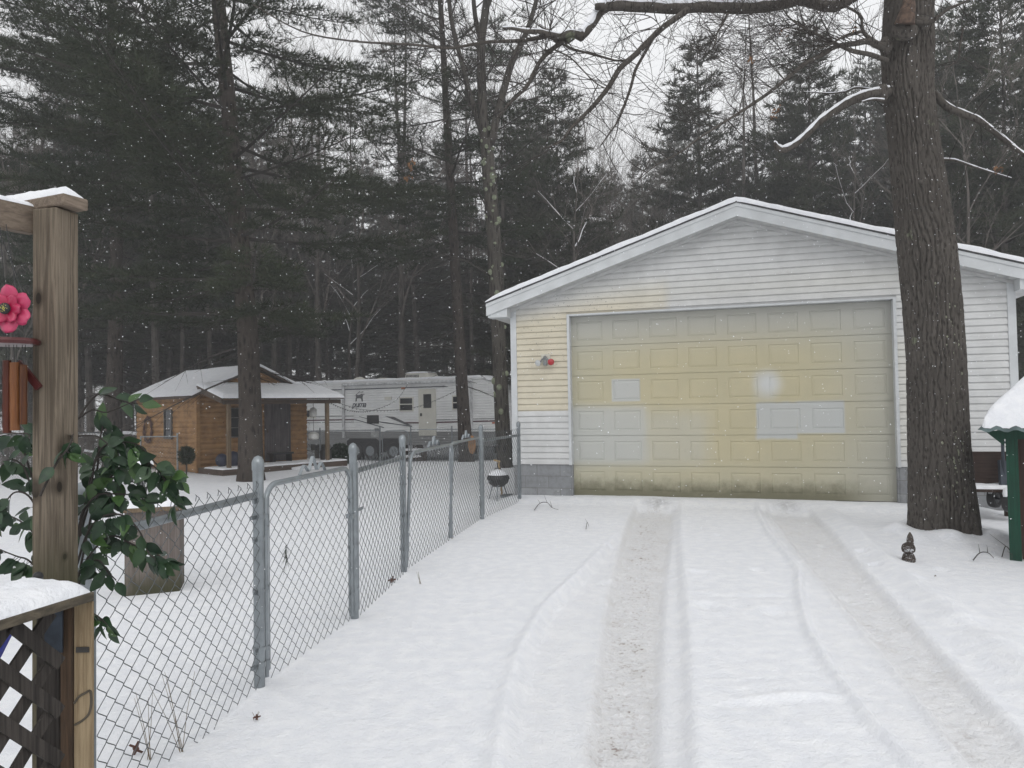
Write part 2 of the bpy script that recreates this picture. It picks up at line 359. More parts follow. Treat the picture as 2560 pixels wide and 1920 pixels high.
while True:
    z1 = z+EX
    a0, e0 = span(z); a1, e1 = span(z1)
    if a1 >= e1-.02: break
    segs = [(a0, e0, a1, e1)]
    if z < DZ1+.04: segs = [(a0, DX0-.045, a1, DX0-.045), (DX1+.045, e0, DX1+.045, e1)]
    for (p0, q0, p1, q1) in segs:
        zz1 = z1
        if z < DZ1+.04 < z1 and False: pass
        yb, ym, yt = -.024, -.018, -.002
        zm = z+EX*.62
        def L(a, b, s_): return a+(b-a)*s_
        mb.quad((p0, yb, z), (q0, yb, z), (L(q0, q1, .62), ym, zm), (L(p0, p1, .62), ym, zm))
        mb.quad((L(p0, p1, .62), ym, zm), (L(q0, q1, .62), ym, zm), (q1, yt, z1), (p1, yt, z1))
        mb.quad((p0, 0, z), (q0, 0, z), (q0, yb, z), (p0, yb, z))
    z = z1
# gap filler above the door, backing wall
mb.box(DX0-.045, DX1+.045, .004, .1, DZ1+.03, DZ1+.14)
mb.add([(0, .004, .6), (DX0-.04, .004, .6), (DX0-.04, .004, DZ1+.14), (DX1+.04, .004, DZ1+.14), (DX1+.04, .004, .6), (GW, .004, .6), (GW, .004, roofz(0)-.17), (RX, .004, roofz(RX)-.17), (0, .004, roofz(0)-.17)], [(0, 1, 2, 8), (3, 4, 5, 6), (2, 3, 6, 7, 8)])
# side and rear walls (lapped)
for x0, sg in ((0., -1), (GW, 1)):
    zz = .6
    while zz < roofz(0)-.2:
        mb.quad((x0+sg*.016, 0, zz), (x0+sg*.016, 9, zz), (x0+sg*.002, 9, zz+EX), (x0+sg*.002, 0, zz+EX)); zz += EX
mb.quad((0, 9, .6), (GW, 9, .6), (GW, 9, roofz(0)-.17), (0, 9, roofz(0)-.17)); mb.add([(0, 9, roofz(0)-.17), (GW, 9, roofz(0)-.17), (RX, 9, roofz(RX)-.17)], [(0, 1, 2)])
mb.build('siding', M['siding'], gar)
def blockmat():
    t = NT('block'); mp = t.n('ShaderNodeMapping'); t.l(t.oc, mp.inputs[0]); mp.inputs['Rotation'].default_value = (R(90), 0, 0)
    b = t.n('ShaderNodeTexBrick'); t.l(mp.outputs[0], b.inputs[0]); b.inputs['Scale'].default_value = 1
    b.inputs['Brick Width'].default_value = .4; b.inputs['Row Height'].default_value = .2; b.inputs['Mortar Size'].default_value = .006
    b.inputs['Color1'].default_value = (.30, .31, .32, 1); b.inputs['Color2'].default_value = (.25, .26, .27, 1); b.inputs['Mortar'].default_value = (.2, .2, .2, 1)
    c = t.mix(t.ss(t.noise(9, 5, .7), .4, .75, 0, .6), b.outputs['Color'], (.15, .15, .15))
    return t.done(c, .9, 0, t.bump(t.noise(90, 3), .4, .004, t.bump(t.math('SUBTRACT', 1, b.outputs['Fac']), .5, .006)))
M['block'] = blockmat()
f = MB(); f.mark(); f.box(.0, DX0-.03, .0, .3, -.2, .598); f.mark(); f.box(DX1+.03, GW, .0, .3, -.2, .598); f.mark(); f.box(0, .25, .3, 9, -.2, .598); f.mark(); f.box(GW-.25, GW, .3, 9, -.2, .598)
f.build_each('foundation', M['block'], gar)
t = MB()
t.mark(); t.box(-.02, .085, -.032, .0, .585, roofz(0)-.14); t.box(-.024, 0, -.0, .09, .585, roofz(0)-.14)
t.mark(); t.box(GW-.085, GW+.02, -.032, .0, .585, roofz(GW)-.14); t.box(GW, GW+.024, .0, .09, .585, roofz(0)-.14)
t.build_each('corner_post', M['trim'], gar, bevel=.004)
t = MB()
t.box(DX0-.045, DX0, -.034, .14, .59, DZ1+.03); t.box(DX1, DX1+.045, -.034, .14, .59, DZ1+.03); t.box(DX0, DX1, -.034, .14, DZ1, DZ1+.03)
t.build('door_frame', M['trim'], gar, bevel=.004)
t = MB(); t.mark(); t.box(DX0-.03, DX0, .012, .14, 0, .588); t.mark(); t.box(DX1, DX1+.03, .012, .14, 0, .588); t.build_each('door_jamb', M['block'], gar)
# door
def doormat():
    t = NT('garage_door_paint'); x, z = t.xyz[0], t.xyz[2]
    w = t.noise(2.2, 4, .6); st = t.noise(6, 4, .6, t.map((2.5, 1, .25))); wx = t.math('ADD', x, t.math('MULTIPLY', t.math('SUBTRACT', st, .5), .12)); wz = t.math('ADD', z, t.math('MULTIPLY', t.math('SUBTRACT', w, .5), .12))
    yel = t.mix(t.ss(w, .3, .7), (.49, .445, .295), (.53, .475, .31)); olive = (.455, .435, .33); white = (.49, .505, .49); grey = (.415, .42, .40)
    # yellow core of the stain fading outwards to olive and to bare white
    c = t.mix(t.ell(3.3, 1.65, 3.0, 1.9, .35, x=wx, z=wz), olive, yel)
    c = t.mix(t.math('MULTIPLY', t.ss(wz, 2.25, 3.0), .75), c, grey)
    c = t.mix(t.math('MULTIPLY', t.ss(x, 4.7, 6.1), .55), c, grey)
    # white washed area lower left
    c = t.mix(t.math('MULTIPLY', t.box(.9, 2.22, .62, 1.56, .10, x=wx), .72), c, white)
    c = t.mix(t.math('MULTIPLY', t.box(.9, 3.2, .60, 1.45, .18, x=wx), .40), c, white)
    c = t.mix(.7, c, t.mix(t.box(1.675, 2.14, 1.63, 2.0, .018), c, (.50, .53, .56)))
    c = t.mix(.75, c, t.mix(t.box(3.93, 4.53, 1.0, 1.57, .03, x=wx, z=wz), c, (.49, .52, .545)))
    c = t.mix(.75, c, t.mix(t.box(4.53, 5.21, 1.09, 1.585, .025), c, (.49, .52, .545)))
    c = t.mix(t.math('MULTIPLY', t.ell(4.12, 1.87, .30, .30, .1), .85), c, (.66, .68, .69))  # round glare spot painted into the door colour
    c = t.mix(t.math('MULTIPLY', t.box(3.9, 4.25, 1.6, 2.06, .08), .3), c, white)
    # green-black algae creeping up the bottom section
    al = t.math('MULTIPLY', t.ss(t.math('ADD', z, t.math('MULTIPLY', t.noise(7, 5, .7), .35)), .3, .62, 1, 0), t.ss(x, 5.0, 5.7, 1, .3))
    c = t.mix(t.math('MULTIPLY', al, .8), c, (.10, .095, .05))
    c = t.mix(t.math('MULTIPLY', t.ss(t.noise(14, 5, .7), .6, .75), .18), c, (.2, .2, .15))
    return t.done(c, .5, 0, t.bump(t.noise(160, 2), .08, .001), .35)
M['door'] = doormat()
door = MB(); YD = .11; SH = (DZ1-DZ0)/6; PW = (DX1-DX0)/8
def ringq(o, i):  # two rectangles (4 pts each)
    for k in range(4): door.quad(o[k], o[(k+1) % 4], i[(k+1) % 4], i[k])
def rect(x0, x1, z0, z1, y): return [(x0, y, z0), (x1, y, z0), (x1, y, z1), (x0, y, z1)]
for r in range(6):
    za = DZ0+r*SH+.004; zb = DZ0+(r+1)*SH-.004
    door.box(DX0, DX1, YD+.012, YD+.05, za-.004, zb+.004)
    door.quad((DX0, YD, zb), (DX1, YD, zb), (DX1, YD+.012, zb), (DX0, YD+.012, zb))
    door.quad((DX0, YD+.012, za), (DX1, YD+.012, za), (DX1, YD, za), (DX0, YD, za))
    for c in range(8):
        xa = DX0+c*PW; xb = xa+PW
        o = rect(xa, xb, za, zb, YD); pa = (xa+.085, xb-.085); pz = (za+.085, zb-.09)
        a = rect(pa[0], pa[1], pz[0], pz[1], YD); b = rect(pa[0]+.008, pa[1]-.008, pz[0]+.008, pz[1]-.008, YD+.009)
        c2_ = rect(pa[0]+.045, pa[1]-.045, pz[0]+.04, pz[1]-.04, YD-.0005)
        ringq(o, a); ringq(a, b); ringq(b, c2_); door.quad(*c2_)
dd = door.build('garage_door', M['door'], gar)
t = MB(); t.box(DX0, DX1, YD-.002, YD+.03, DZ0-.035, DZ0-.002); t.build('rubber_seal', simple('rubber', (.015, .015, .015), .8), dd)
# roof
YF = -.32; YB = 9.3
r = MB()
for sg in (-1, 1):
    xe = RX+sg*(RX+OV)
    poly = [(RX, YF, roofz(RX)), (xe, YF, ZE), (xe, YF, ZE-.02), (RX, YF, roofz(RX)-.02)]
    r.prism(poly if sg < 0 else poly[::-1], (0, YB-YF, 0))
r.build('roof', M['shingle'], gar)
r = MB()
for sg in (-1, 1):
    xe = RX+sg*(RX+OV-.01); zr = roofz(RX)-.022; ze = ZE-.022
    for (yy, hh, th, dz) in ((YF+.012, .055, .02, 0), (YF+.024, .155, .02, .05)):
        poly = [(RX, yy, zr-dz), (xe, yy, ze-dz), (xe, yy, ze-dz-hh), (RX, yy, zr-dz-hh)]
        r.prism(poly if sg < 0 else poly[::-1], (0, th, 0))
    r.box(min(xe, xe-sg*.02), max(xe, xe-sg*.02), YF+.046, YB, ze-.17, ze-.002)
    # boxed eave return under the gable end
    x2 = RX+sg*(RX-.0)
    r.prism([(xe-sg*.022, YF+.05, ze-.04), (xe-sg*.022, YF+.05, ze-.235), (x2, YF+.05, ze-.235), (x2, YF+.05, ze+.02)], (0, .26, 0))
r.build('fascia', M['trim'], gar)
r = MB(); n = 30
for sg in (-1, 1):
    for i in range(n):
        a = i/n; b = (i+.93)/n
        xa = RX+sg*(RX*a); xb = RX+sg*(RX*b); zo = -.222
        r.add([(xa, YF+.046, roofz(xa)+zo), (xb, YF+.046, roofz(xb)+zo), (xb, .0, roofz(xb)+zo), (xa, .0, roofz(xa)+zo)], [(0, 1, 2, 3)])
        r.add([(xa, YF+.05, roofz(xa)+zo+.012), (RX+sg*RX*(i+1)/n, YF+.05, roofz(RX+sg*RX*(i+1)/n)+zo+.012), (RX+sg*RX*(i+1)/n, .0, roofz(RX+sg*RX*(i+1)/n)+zo+.012), (xa, 0, roofz(xa)+zo+.012)], [(0, 1, 2, 3)])
    x2 = RX+sg*RX
    r.prism([(RX, -.05, roofz(RX)-.224), (x2, -.05, roofz(x2)-.224), (x2, -.05, roofz(x2)-.27), (RX, -.05, roofz(RX)-.27)], (0, .03, 0))
    r.box(min(x2, x2+sg*OV*.95), max(x2, x2+sg*OV*.95), YF+.3, YB, ZE-.235, ZE-.225)
r.build('soffit', simple('soffit', (.55, .555, .55), .5, 0, .1, 5), gar)
# snow on roof: sheet of uneven thickness with a rounded lip
def roofsnow(root, prof, y0, y1, t0, name='snow_layer', step=.12, rag=.012):
    mb = MB(); xs = [p[0] for p in prof]; N = int((xs[-1]-xs[0])/step); A = [xs[0]+(xs[-1]-xs[0])*i/N for i in range(N+1)]
    Bv = [y0, y0+.0, y0+.012, y0+.04]+[y0+.1+(y1-y0-.1)*(i/20)**1.5 for i in range(21)]; hh = [0, .45, .82, .97]+[1]*21
    vs = []
    for i, x in enumerate(A):
        zz = float(np.interp(x, xs, [p[1] for p in prof])); e = min(1, min(x-A[0], A[-1]-x)/.35)**.6
        for y, k in zip(Bv, hh):
            jj = rag*float(sn(x, y, .3, 4)); h = t0*k*(.25+.75*e)*(1+.2*float(sn(x, y, .9, 3))+.12*float(sn(x, y, .2, 8)))
            vs.append((x, y+(jj if k < 1 else 0), zz+h+.001))
    m = len(Bv); mb.add(vs, [(i*m+j, (i+1)*m+j, (i+1)*m+j+1, i*m+j+1) for i in range(N) for j in range(m-1)])
    return mb.build(name, M['snow'], root, smooth=True)
roofsnow(gar, [(-OV, ZE), (RX-.15, roofz(RX-.15)), (RX, roofz(RX)-.012), (RX+.15, roofz(RX+.15)), (GW+OV, ZE)], YF-.005, YB, .085)
# floodlight
fx, fz = fit(GL, GA, 1365, 905)
fl = empty('floodlight', (GL[0]+math.cos(GA)*fx, GL[1]+math.sin(GA)*fx, fz), GA, 'outdoor floodlight with one clear and one red lamp on the yellowed siding', 'light')
def disc_lamp(c, d, r, mat, name, parent):
    m = MB(); d = Vector(d).normalized(); u = d.orthogonal().normalized(); w = d.cross(u)
    prof = [(.2*r, -1.3*r), (.45*r, -1.1*r), (.75*r, -.5*r), (r, 0), (.96*r, .12*r), (.6*r, .3*r), (.01*r, .36*r)]; n = 18; vs = []
    for (a, b) in prof:
        for k in range(n): th = 2*PI*k/n; vs.append(Vector(c)+u*math.cos(th)*a+w*math.sin(th)*a+d*b)
    m.add(vs, [(i*n+k, i*n+(k+1) % n, (i+1)*n+(k+1) % n, (i+1)*n+k) for i in range(len(prof)-1) for k in range(n)])
    return m.build(name, mat, parent, smooth=True)
b = MB(); b.box(-.075, .085, -.03, -.018, -.02, .13); b.build('mounting_plate', simple('cream_plate', (.6, .58, .5), .5), fl, bevel=.003)
b = MB(); b.box(-.03, .03, -.075, -.03, -.06, .07); b.ball((0, -.06, .07), .032); b.tube([(0, -.06, .07), (-.05, -.08, .04), (-.075, -.09, .005)], .014); b.tube([(0, -.06, .07), (.05, -.08, .04), (.085, -.09, .01)], .014)
b.build('bracket', simple('grey_metal', (.2, .21, .21), .5, .3), fl, smooth=True)
gl = NT('clear_lamp'); gl.b.inputs['Coat Weight'].default_value = .6; gl.done((.5, .52, .52), .15); rd = NT('red_lamp'); rd.b.inputs['Coat Weight'].default_value = .6; rd.done((.42, .012, .02), .2)
disc_lamp((-.11, -.12, -.02), (-.35, -.9, -.25), .055, gl.m, 'clear_lamp', fl); disc_lamp((.115, -.12, -.01), (.25, -.93, -.15), .055, rd.m, 'red_lamp', fl)
# ================================================================ CHAIN LINK FENCE
PC = [G(649, 1717), G(887, 1544), G(1010, 1430), G(1205.5, 1296), G(1299, 1243)]
P0 = D(205, 1500, 2.87); P0.z = 0
POST = [P0]+PC
POST[5] = D(1299, 1243, 12.3)
for p in POST: p.z = 0
H = 1.335
def post(name, p, h, r, parent, org, cap=True, lean=(0, 0)):
    m = MB(); z0 = gz(p)-.1; q = Vector((p.x, p.y, 0)); tp = Vector((p.x+lean[0], p.y+lean[1], 0))
    m.tube([q+Vector((0, 0, z0)), tp+Vector((0, 0, h-.05))], r, 16)
    o = m.build(name, M['galv'], parent, smooth=True, off=org)
    if cap:
        c = MB(); c.lathe([(r*1.12, -.045), (r*1.14, -.01), (r*1.14, .0), (r*1.02, .012), (r*.7, .03), (.001, .04)], (tp.x, tp.y, h-.042), 16)
        c.build('cap', M['galv'], o, smooth=True, off=org)
    return o
def link(m, A, B, z0f, z1, cell=.102, r=.0021, plane_off=0, knuck=True, sag=0):
    """woven zigzag wires between ground points A and B"""
    A, B = Vector(A), Vector(B); L = (B-A).length; d = (B-A).normalized(); nrm = Vector((-d.y, d.x, 0)); n = int(L/(cell/2)); w = L/n
    rowh = cell*.45
    for k in range(n):
        x0 = k*w; zb = z0f(A+d*(x0+w/2)); nr = int((z1-zb)/rowh); pts = []
        for j in range(nr+1):
            zz = z1-j*rowh; side = (j+k) % 2; bow = .0
            x = x0+(w*1.12 if side else -w*.12); off = plane_off+(.0025 if (j+k) % 2 else -.0025)
            jx = math.sin(k*.7+j*.3)*.0015
            c = A+d*(x+jx)+nrm*off
            for s_ in (.16, -.16) if j else (-.16,):
                if j == nr and s_ < 0: continue
                mx = A+d*(x0+w/2+(x-x0-w/2)*(.74)+jx)+nrm*off
                pts.append(Vector((mx.x, mx.y, zz+s_*rowh*1.1)))
            pts.insert(len(pts)-(1 if (j != nr) else 0), Vector((c.x, c.y, zz)))
        if knuck and (k % 2):
            p = pts[0]; e = A+d*(x0+w/2)+nrm*.004
            pts = [Vector((e.x, e.y, z1-.012)), Vector((e.x+d.x*.008, e.y+d.y*.008, z1+.014)), Vector((e.x, e.y, z1+.02))]+pts
        m.tube(pts, r, 4, cap=False)
def zg(p): return gz(p)-.02
org = (P0.x, P0.y, 0)
fence = empty('chain_link_fence', org, 0, 'galvanised chain link fence running from the wooden post up to the garage corner', 'fence')
PR = [.034, .031, .031, .031, .031, .031]
pobj = [post('post', p, H, PR[i], fence, org) for i, p in enumerate(POST)]
for (i, j, rz, mz) in ((0, 1, 1.105, 1.17), (2, 3, 1.11, 1.20), (4, 5, 1.10, 1.20)):
    a, b = POST[i], POST[j]; m = MB(); d = (b-a).normalized(); nrm = Vector((d.y, -d.x, 0))
    m.tube([a+d*.02+Vector((0, 0, rz)), b-d*.02+Vector((0, 0, rz))], .021, 12); m.build('top_rail', M['galv'], fence, smooth=True, off=org)
    m = MB(); link(m, a+d*.05+nrm*.028, b-d*.05+nrm*.028, zg, mz); m.build('wire_mesh', M['wire'], fence, smooth=True, off=org)
    for (pp, s_) in ((a, 1), (b, -1)):
        m = MB(); q = pp+d*s_*.045+nrm*.02; m.tube([q+Vector((0, 0, .05)), q+Vector((0, 0, mz-.02))], .005, 6)
        m.build('tension_bar', M['galv'], fence, off=org)
        m = MB()
        for zz in (mz-.1, .85, .55, .22):
            m.mark(); m.lathe([(.035, -.011), (.036, 0), (.035, .011)], (pp.x, pp.y, zz), 16); e = pp+d*s_*.03
            m.obox((e.x+d.x*s_*.015, e.y+d.y*s_*.015, zz), d*.018, nrm*.006, (0, 0, .011))
        m.build_each('tension_band', M['galv'], fence, smooth=True, off=org)
def gate(A, B, name, label, group=None, h0=.03, h1=1.15, rr=.13, leanA=0, scroll=True, dz=0, mk='gate'):
    org = (A.x, A.y, gz(A)); g = empty(name, org, 0, label, 'gate', group); d = (B-A).normalized(); nrm = Vector((d.y, -d.x, 0)); L = (B-A).length
    zb = gz(A)+h0; pts = []
    def P(x, z): 
        q = A+d*x; return Vector((q.x+nrm.x*leanA*(z), q.y+nrm.y*leanA*z, z))
    pts.append(P(0, zb)); 
    for k in range(7):
        a = PI/2*k/6; pts.append(P(rr-rr*math.cos(a), h1-rr+rr*math.sin(a)))
    for k in range(7):
        a = PI/2*k/6; pts.append(P(L-rr+rr*math.sin(a), h1-rr+rr*math.cos(a)+dz))
    pts.append(P(L, zb)); m = MB(); m.tube(pts, .0175, 12); fr = m.build('frame', M['galv'], g, smooth=True, off=org)
    m = MB(); link(m, A+d*.035+nrm*.012, B-d*.035+nrm*.012, lambda p: gz(p)+h0*.2, h1-.035); m.build('wire_mesh', M['wire'], g, smooth=True, off=org)
    m = MB(); m.mark(); m.tube([P(.045, zb+.03), P(.045, h1-.08)], .004, 6); m.mark(); m.tube([P(L-.045, zb+.03), P(L-.045, h1-.08)], .004, 6); m.build_each('tension_bar', M['galv'], g, off=org)
    m = MB()
    for zz in (.2, .55, .9):
        for x in (0, L):
            m.mark(); q = P(x, zz); m.lathe([(.022, -.012), (.0235, 0), (.022, .012)], q, 12)
            q2 = P(x+(.025 if x == 0 else -.025), zz); m.obox(q2, d*.014, nrm*.006, (0, 0, .01))
    m.build_each('brace_band', M['galv'], g, smooth=True, off=org)
    if scroll:
        m = MB(); n = 44; w = .012; W = min(.42, L*.3); pv = []
        for i in range(n+1):
            s_ = i/n; hh = .11*abs(math.sin(s_*PI*3))**.8*(1 if .33 < s_ < .67 else .55); x = L*.5-W/2+W*s_+.012*math.sin(s_*PI*6)
            pv.append(P(x, h1+.018+hh))
        vs = [];
        for p in pv: vs += [p-nrm*w, p+nrm*w, p+nrm*w+Vector((0, 0, .003)), p-nrm*w+Vector((0, 0, .003))]
        m.add(vs, [(i*4+k, i*4+(k+1) % 4, i*4+4+(k+1) % 4, i*4+4+k) for i in range(n) for k in range(4)])
        m.build('scroll_ornament', M['galv'], g, smooth=True, off=org)
    return g, P, d, nrm, org, L
d12 = (POST[2]-POST[1]).normalized()
g1, P_, d_, n_, o_, L_ = gate(POST[1]+d12*.075, POST[2]-d12*.06, 'walk_gate', 'single chain link walk gate nearest the camera, with a bent strip scroll on top')
m = MB()
for zz in (.95, .1): 
    m.mark(); m.lathe([(.035, -.016), (.037, 0), (.035, .016)], (POST[1].x, POST[1].y, zz+.03), 16); q = POST[1]+d12*.05; m.obox((q.x, q.y, zz+.03), d12*.03, n_*.012, (0, 0, .012)); q = POST[1]-d12*.055; m.obox((q.x, q.y, zz+.03), d12*.03, n_*.008, (0, 0, .01))
    q = POST[1]+d12*.075; m.lathe([(.023, -.03), (.025, 0), (.023, .03)], (q.x, q.y, zz), 12)
m.build_each('hinge', M['galv'], g1, smooth=True, off=o_)
m = MB(); q = POST[2]-d12*.06; m.obox((q.x, q.y, .78), d12*.02, n_*.03, (0, 0, .016)); m.beam((q.x, q.y, .80), (q.x+d12.x*.17+n_.x*.03, q.y+d12.y*.17+n_.y*.03, .82), .01, .02); m.build('latch', M['galv'], g1, off=o_)
d34 = (POST[4]-POST[3]).normalized(); mid3 = POST[3]+d34*((POST[4]-POST[3]).length*.50)
gate(POST[3]+d34*.07, mid3-d34*.04, 'gate_leaf', 'near leaf of the double driveway gate, leaning on its post', 'leaves of the double gate', leanA=.05)
g3, P3, *_r = gate(mid3+d34*.05, POST[4]-d34*.07, 'gate_leaf', 'far leaf of the double driveway gate with a brown oval hanging on it', 'leaves of the double gate', leanA=.0)
q = D(1185, 1111, 10.2); m = MB(); n = 24
m.prism([(q.x+.045*math.cos(2*PI*k/n)-.03, q.y-.05+.02*math.cos(2*PI*k/n), q.z+.125*math.sin(2*PI*k/n)) for k in range(n)], (.01, -.018, 0))
top(m, 'oval_plaque', simple('tan_wood', (.24, .13, .06), .7, 0, .3, 10), 'brown wooden oval plaque hanging on the far gate leaf', 'plaque')
# yard fence behind, in front of the trailer
def yardfence(pts, name, label, h=1.2, gate_at=None, cell=.09):
    org = (pts[0][0], pts[0][1], gz(pts[0])); g = empty(name, org, 0, label, 'fence')
    P2 = [Vector((a, b, 0)) for a, b in pts]
    for p in P2:
        m = MB(); z0 = gz(p); m.tube([(p.x, p.y, z0-.05), (p.x, p.y, z0+h+.03)], .026, 10); m.ball((p.x, p.y, z0+h+.03), .028, 6); m.build('post', M['galv'], g, smooth=True, off=org)
    for i in range(len(P2)-1):
        a, b = P2[i], P2[i+1]
        if gate_at == i: continue
        za, zb = gz(a)+h-.06, gz(b)+h-.06; m = MB(); m.tube([(a.x, a.y, za), (b.x, b.y, zb)], .018, 8); m.build('top_rail', M['galv'], g, smooth=True, off=org)
        m = MB(); link(m, a, b, lambda p: gz(p)-.01, min(za, zb)+.04, cell, .0016, knuck=False); m.build('wire_mesh', M['wire'], g, off=org)
    return g
def W(px, Y): p = D(px, 1100, Y); return (p.x, p.y)
yardfence([W(640, 25.0), W(800, 25.4), W(950, 25.6), W(1027, 25.8), W(1130, 26.0), W(1246, 26.2)], 'yard_fence', 'low chain link fence in front of the travel trailer', gate_at=2)
a = Vector((*W(956, 25.55), 0)); b = Vector((*W(1021, 25.75), 0)); zb = gz(a)
g = empty('yard_gate', (a.x, a.y, zb), 0, 'small round cornered chain link gate in front of the travel trailer', 'gate'); m = MB(); pts = []
L = (b-a).length; dd_ = (b-a).normalized()
for (x, z) in [(0, .05), (0, .95), (.05, 1.06), (.16, 1.1), (L-.16, 1.1), (L-.05, 1.06), (L, .95), (L, .05), (0, .05)]: pts.append(a+dd_*x+Vector((0, 0, z+zb)))
m.tube(pts, .018, 8); m.build('frame', M['galv'], g, smooth=True, off=(a.x, a.y, zb)); m = MB(); link(m, a+dd_*.03, b-dd_*.03, lambda p: zb+.06, zb+1.08, .09, .0016, knuck=False); m.build('wire_mesh', M['wire'], g, off=(a.x, a.y, zb))
yardfence([W(-60, 15.5), W(120, 19.5), W(300, 22.5)], 'side_fence', 'low chain link fence at far left behind the leafy artificial plant', h=1.15)
# frame of a gate standing against the shed's left wall
pa = G(444, 1180); q2 = D(352, 1105, 19.6)
m = MB(); m.tube([(pa.x, pa.y, gz(pa)), (pa.x, pa.y, 1.02)], .025, 10); m.tube([(pa.x, pa.y, .93), (q2.x, q2.y, .93)], .017, 8); m.tube([(q2.x, q2.y, gz(q2)), (q2.x, q2.y, .95)], .02, 8)
link(m, (q2.x+.03, q2.y, 0), (pa.x-.03, pa.y, 0), lambda p: gz(p)+.05, .94, .09, .0014, knuck=False)
top(m, 'fence_panel', M['galv'], 'short chain link fence end standing against the shed side wall', 'fence panel', base=(pa.x, pa.y, gz(pa)))
# ================================================================ SHED
SA = math.atan2(.74, .67); SC = G(494, 1182)
SHL = (SC.x, SC.y, 0.)
shed = empty('shed', SHL, SA, 'small honey brown log sided shed with a snowy roof and a front porch', 'shed')
# local: x along the front (to the right, away), y into the building (v axis)
SWD, SD, SE, SP = 3.2, 3.85, 2.02, 2.74
def logmat():
    t = NT('log_siding'); n = t.noise(4, 4); g = t.noise(40, 4, .6, t.map((.06, .06, 1)))
    c = t.mix(t.ss(n, .3, .7), (.21, .11, .04), (.34, .19, .075)); c = t.mix(t.ss(g, .5, .75, 0, .6), c, (.10, .05, .022)); 
    k = t.voro(3.1); c = t.mix(t.ss(k, .03, .06, .8, 0), c, (.05, .025, .012)); return t.done(c, .7, 0, t.bump(g, .3, .004))
M['log'] = logmat()
m = MB(); LH = .14
def logrow(a, b, nrm, z0, z1=None):   # bulged half log strip
    a, b, nrm = Vector(a), Vector(b), Vector(nrm); k = 5; h = (z1 or z0+LH)-z0; vs = []
    for i in range(k+1):
        s_ = i/k; o = .028*math.sin(PI*s_)**.7; vs += [a+nrm*o+Vector((0, 0, z0+h*s_)), b+nrm*o+Vector((0, 0, z0+h*s_))]
    m.add(vs, [(2*i, 2*i+1, 2*i+3, 2*i+2) for i in range(k)])
z = 0.02
while z < SP-.1:
    sp = 0 if z < SE-.02 else (z-SE+.02)/((SP-SE)/(SWD/2))
    sp1 = 0 if z+LH < SE-.02 else (z+LH-SE+.02)/((SP-SE)/(SWD/2))
    x0, x1 = max(sp, sp1), SWD-max(sp, sp1)
    if x1 > x0+.05:
        logrow((x0, 0, 0), (x1, 0, 0), (0, -1, 0), z); logrow((x1, SD, 0), (x0, SD, 0), (0, 1, 0), z)
    if z < SE-.03:
        logrow((0, SD, 0), (0, 0, 0), (-1, 0, 0), z); logrow((SWD, 0, 0), (SWD, SD, 0), (1, 0, 0), z)
    z += LH
m.box(0.002, SWD-.002, .002, SD-.002, 0, SE-.03)
m.add([(0, .004, SE-.03), (SWD, .004, SE-.03), (SWD/2, .004, SP-.03), (0, SD, SE-.03), (SWD, SD, SE-.03), (SWD/2, SD, SP-.03)], [(0, 1, 2), (3, 4, 5)])
m.build('walls', M['log'], shed, smooth=True)
m = MB(); m.box(-.04, .05, -.045, -.03, 0, SE); m.box(-.045, -.03, -.03, .07, 0, SE); m.build('corner_boards', M['log'], shed)
ssl = (SP-SE)/(SWD/2); so = .24
m = MB()
for sg in (-1, 1):
    xe = SWD/2+sg*(SWD/2+so); ze = SP-ssl*(SWD/2+so)
    poly = [(SWD/2, -.2, SP), (xe, -.2, ze), (xe, -.2, ze+.05), (SWD/2, -.2, SP+.05)]
    m.prism(poly if sg > 0 else poly[::-1], (0, SD+.4, 0))
M['dkwood'] = wood('dark_wood', (.07, .052, .04), (.13, .10, .08), 0, 30)
rf = m.build('roof', M['dkwood'], shed)
roofsnow(shed, [(-so-.02, SP-ssl*(SWD/2+so)+.05), (SWD/2-.08, SP+.02), (SWD/2, SP+.045), (SWD/2+.08, SP+.02), (SWD+so+.02, SP-ssl*(SWD/2+so)+.05)], -.23, SD+.23, .075)
# porch
PD = 1.2; pz0, pz1 = 2.20, 1.86
prm = MB(); prm.prism([(-.02, .0, pz0), (-.02, -PD-.2, pz1), (-.02, -PD-.2, pz1+.04), (-.02, .0, pz0+.04)], (SWD+.34, 0, 0))
prm.box(.1, SWD+.32, -PD-.05, -PD+.04, pz1-.12, pz1-.01); prm.prism([(-.0, 0, pz0-.005), (0, -PD-.1, pz1+.01), (0, -PD-.1, pz1-.1), (0, 0, pz0-.12)], (.05, 0, 0))
prm.build('porch_roof', M['dkwood'], shed)
c4 = [(-.05, -PD-.23, pz1+.03), (SWD+.34, -PD-.23, pz1+.03), (SWD+.34, -.01, pz0+.06), (-.05, -.01, pz0+.06)]
snowtop(c4, 0, .1, 'porch_snow', shed, seg=36, amp=.1)
m = MB(); M['postwood'] = wood('post_wood', (.13, .095, .06), (.22, .165, .11), 2, 40)
for x in (.24, 3.1): q = MB(); q.box(x-.045, x+.045, -PD-.04, -PD+.05, .12, pz1-.11); q.build('porch_post', M['postwood'], shed, bevel=.005)
m.box(.0, SWD+.45, -PD-.14, -.03, -.1, .13); m.build('porch_deck', M['dkwood'], shed)
snowtop([(-.0, -PD-.15, .13), (SWD+.46, -PD-.15, .13), (SWD+.46, -.35, .13), (.0, -.35, .13)], 0, .035, 'deck_snow', shed, seg=20)
M['dark'] = simple('dark_glass', (.01, .012, .016), .12, 0, .2, 3)
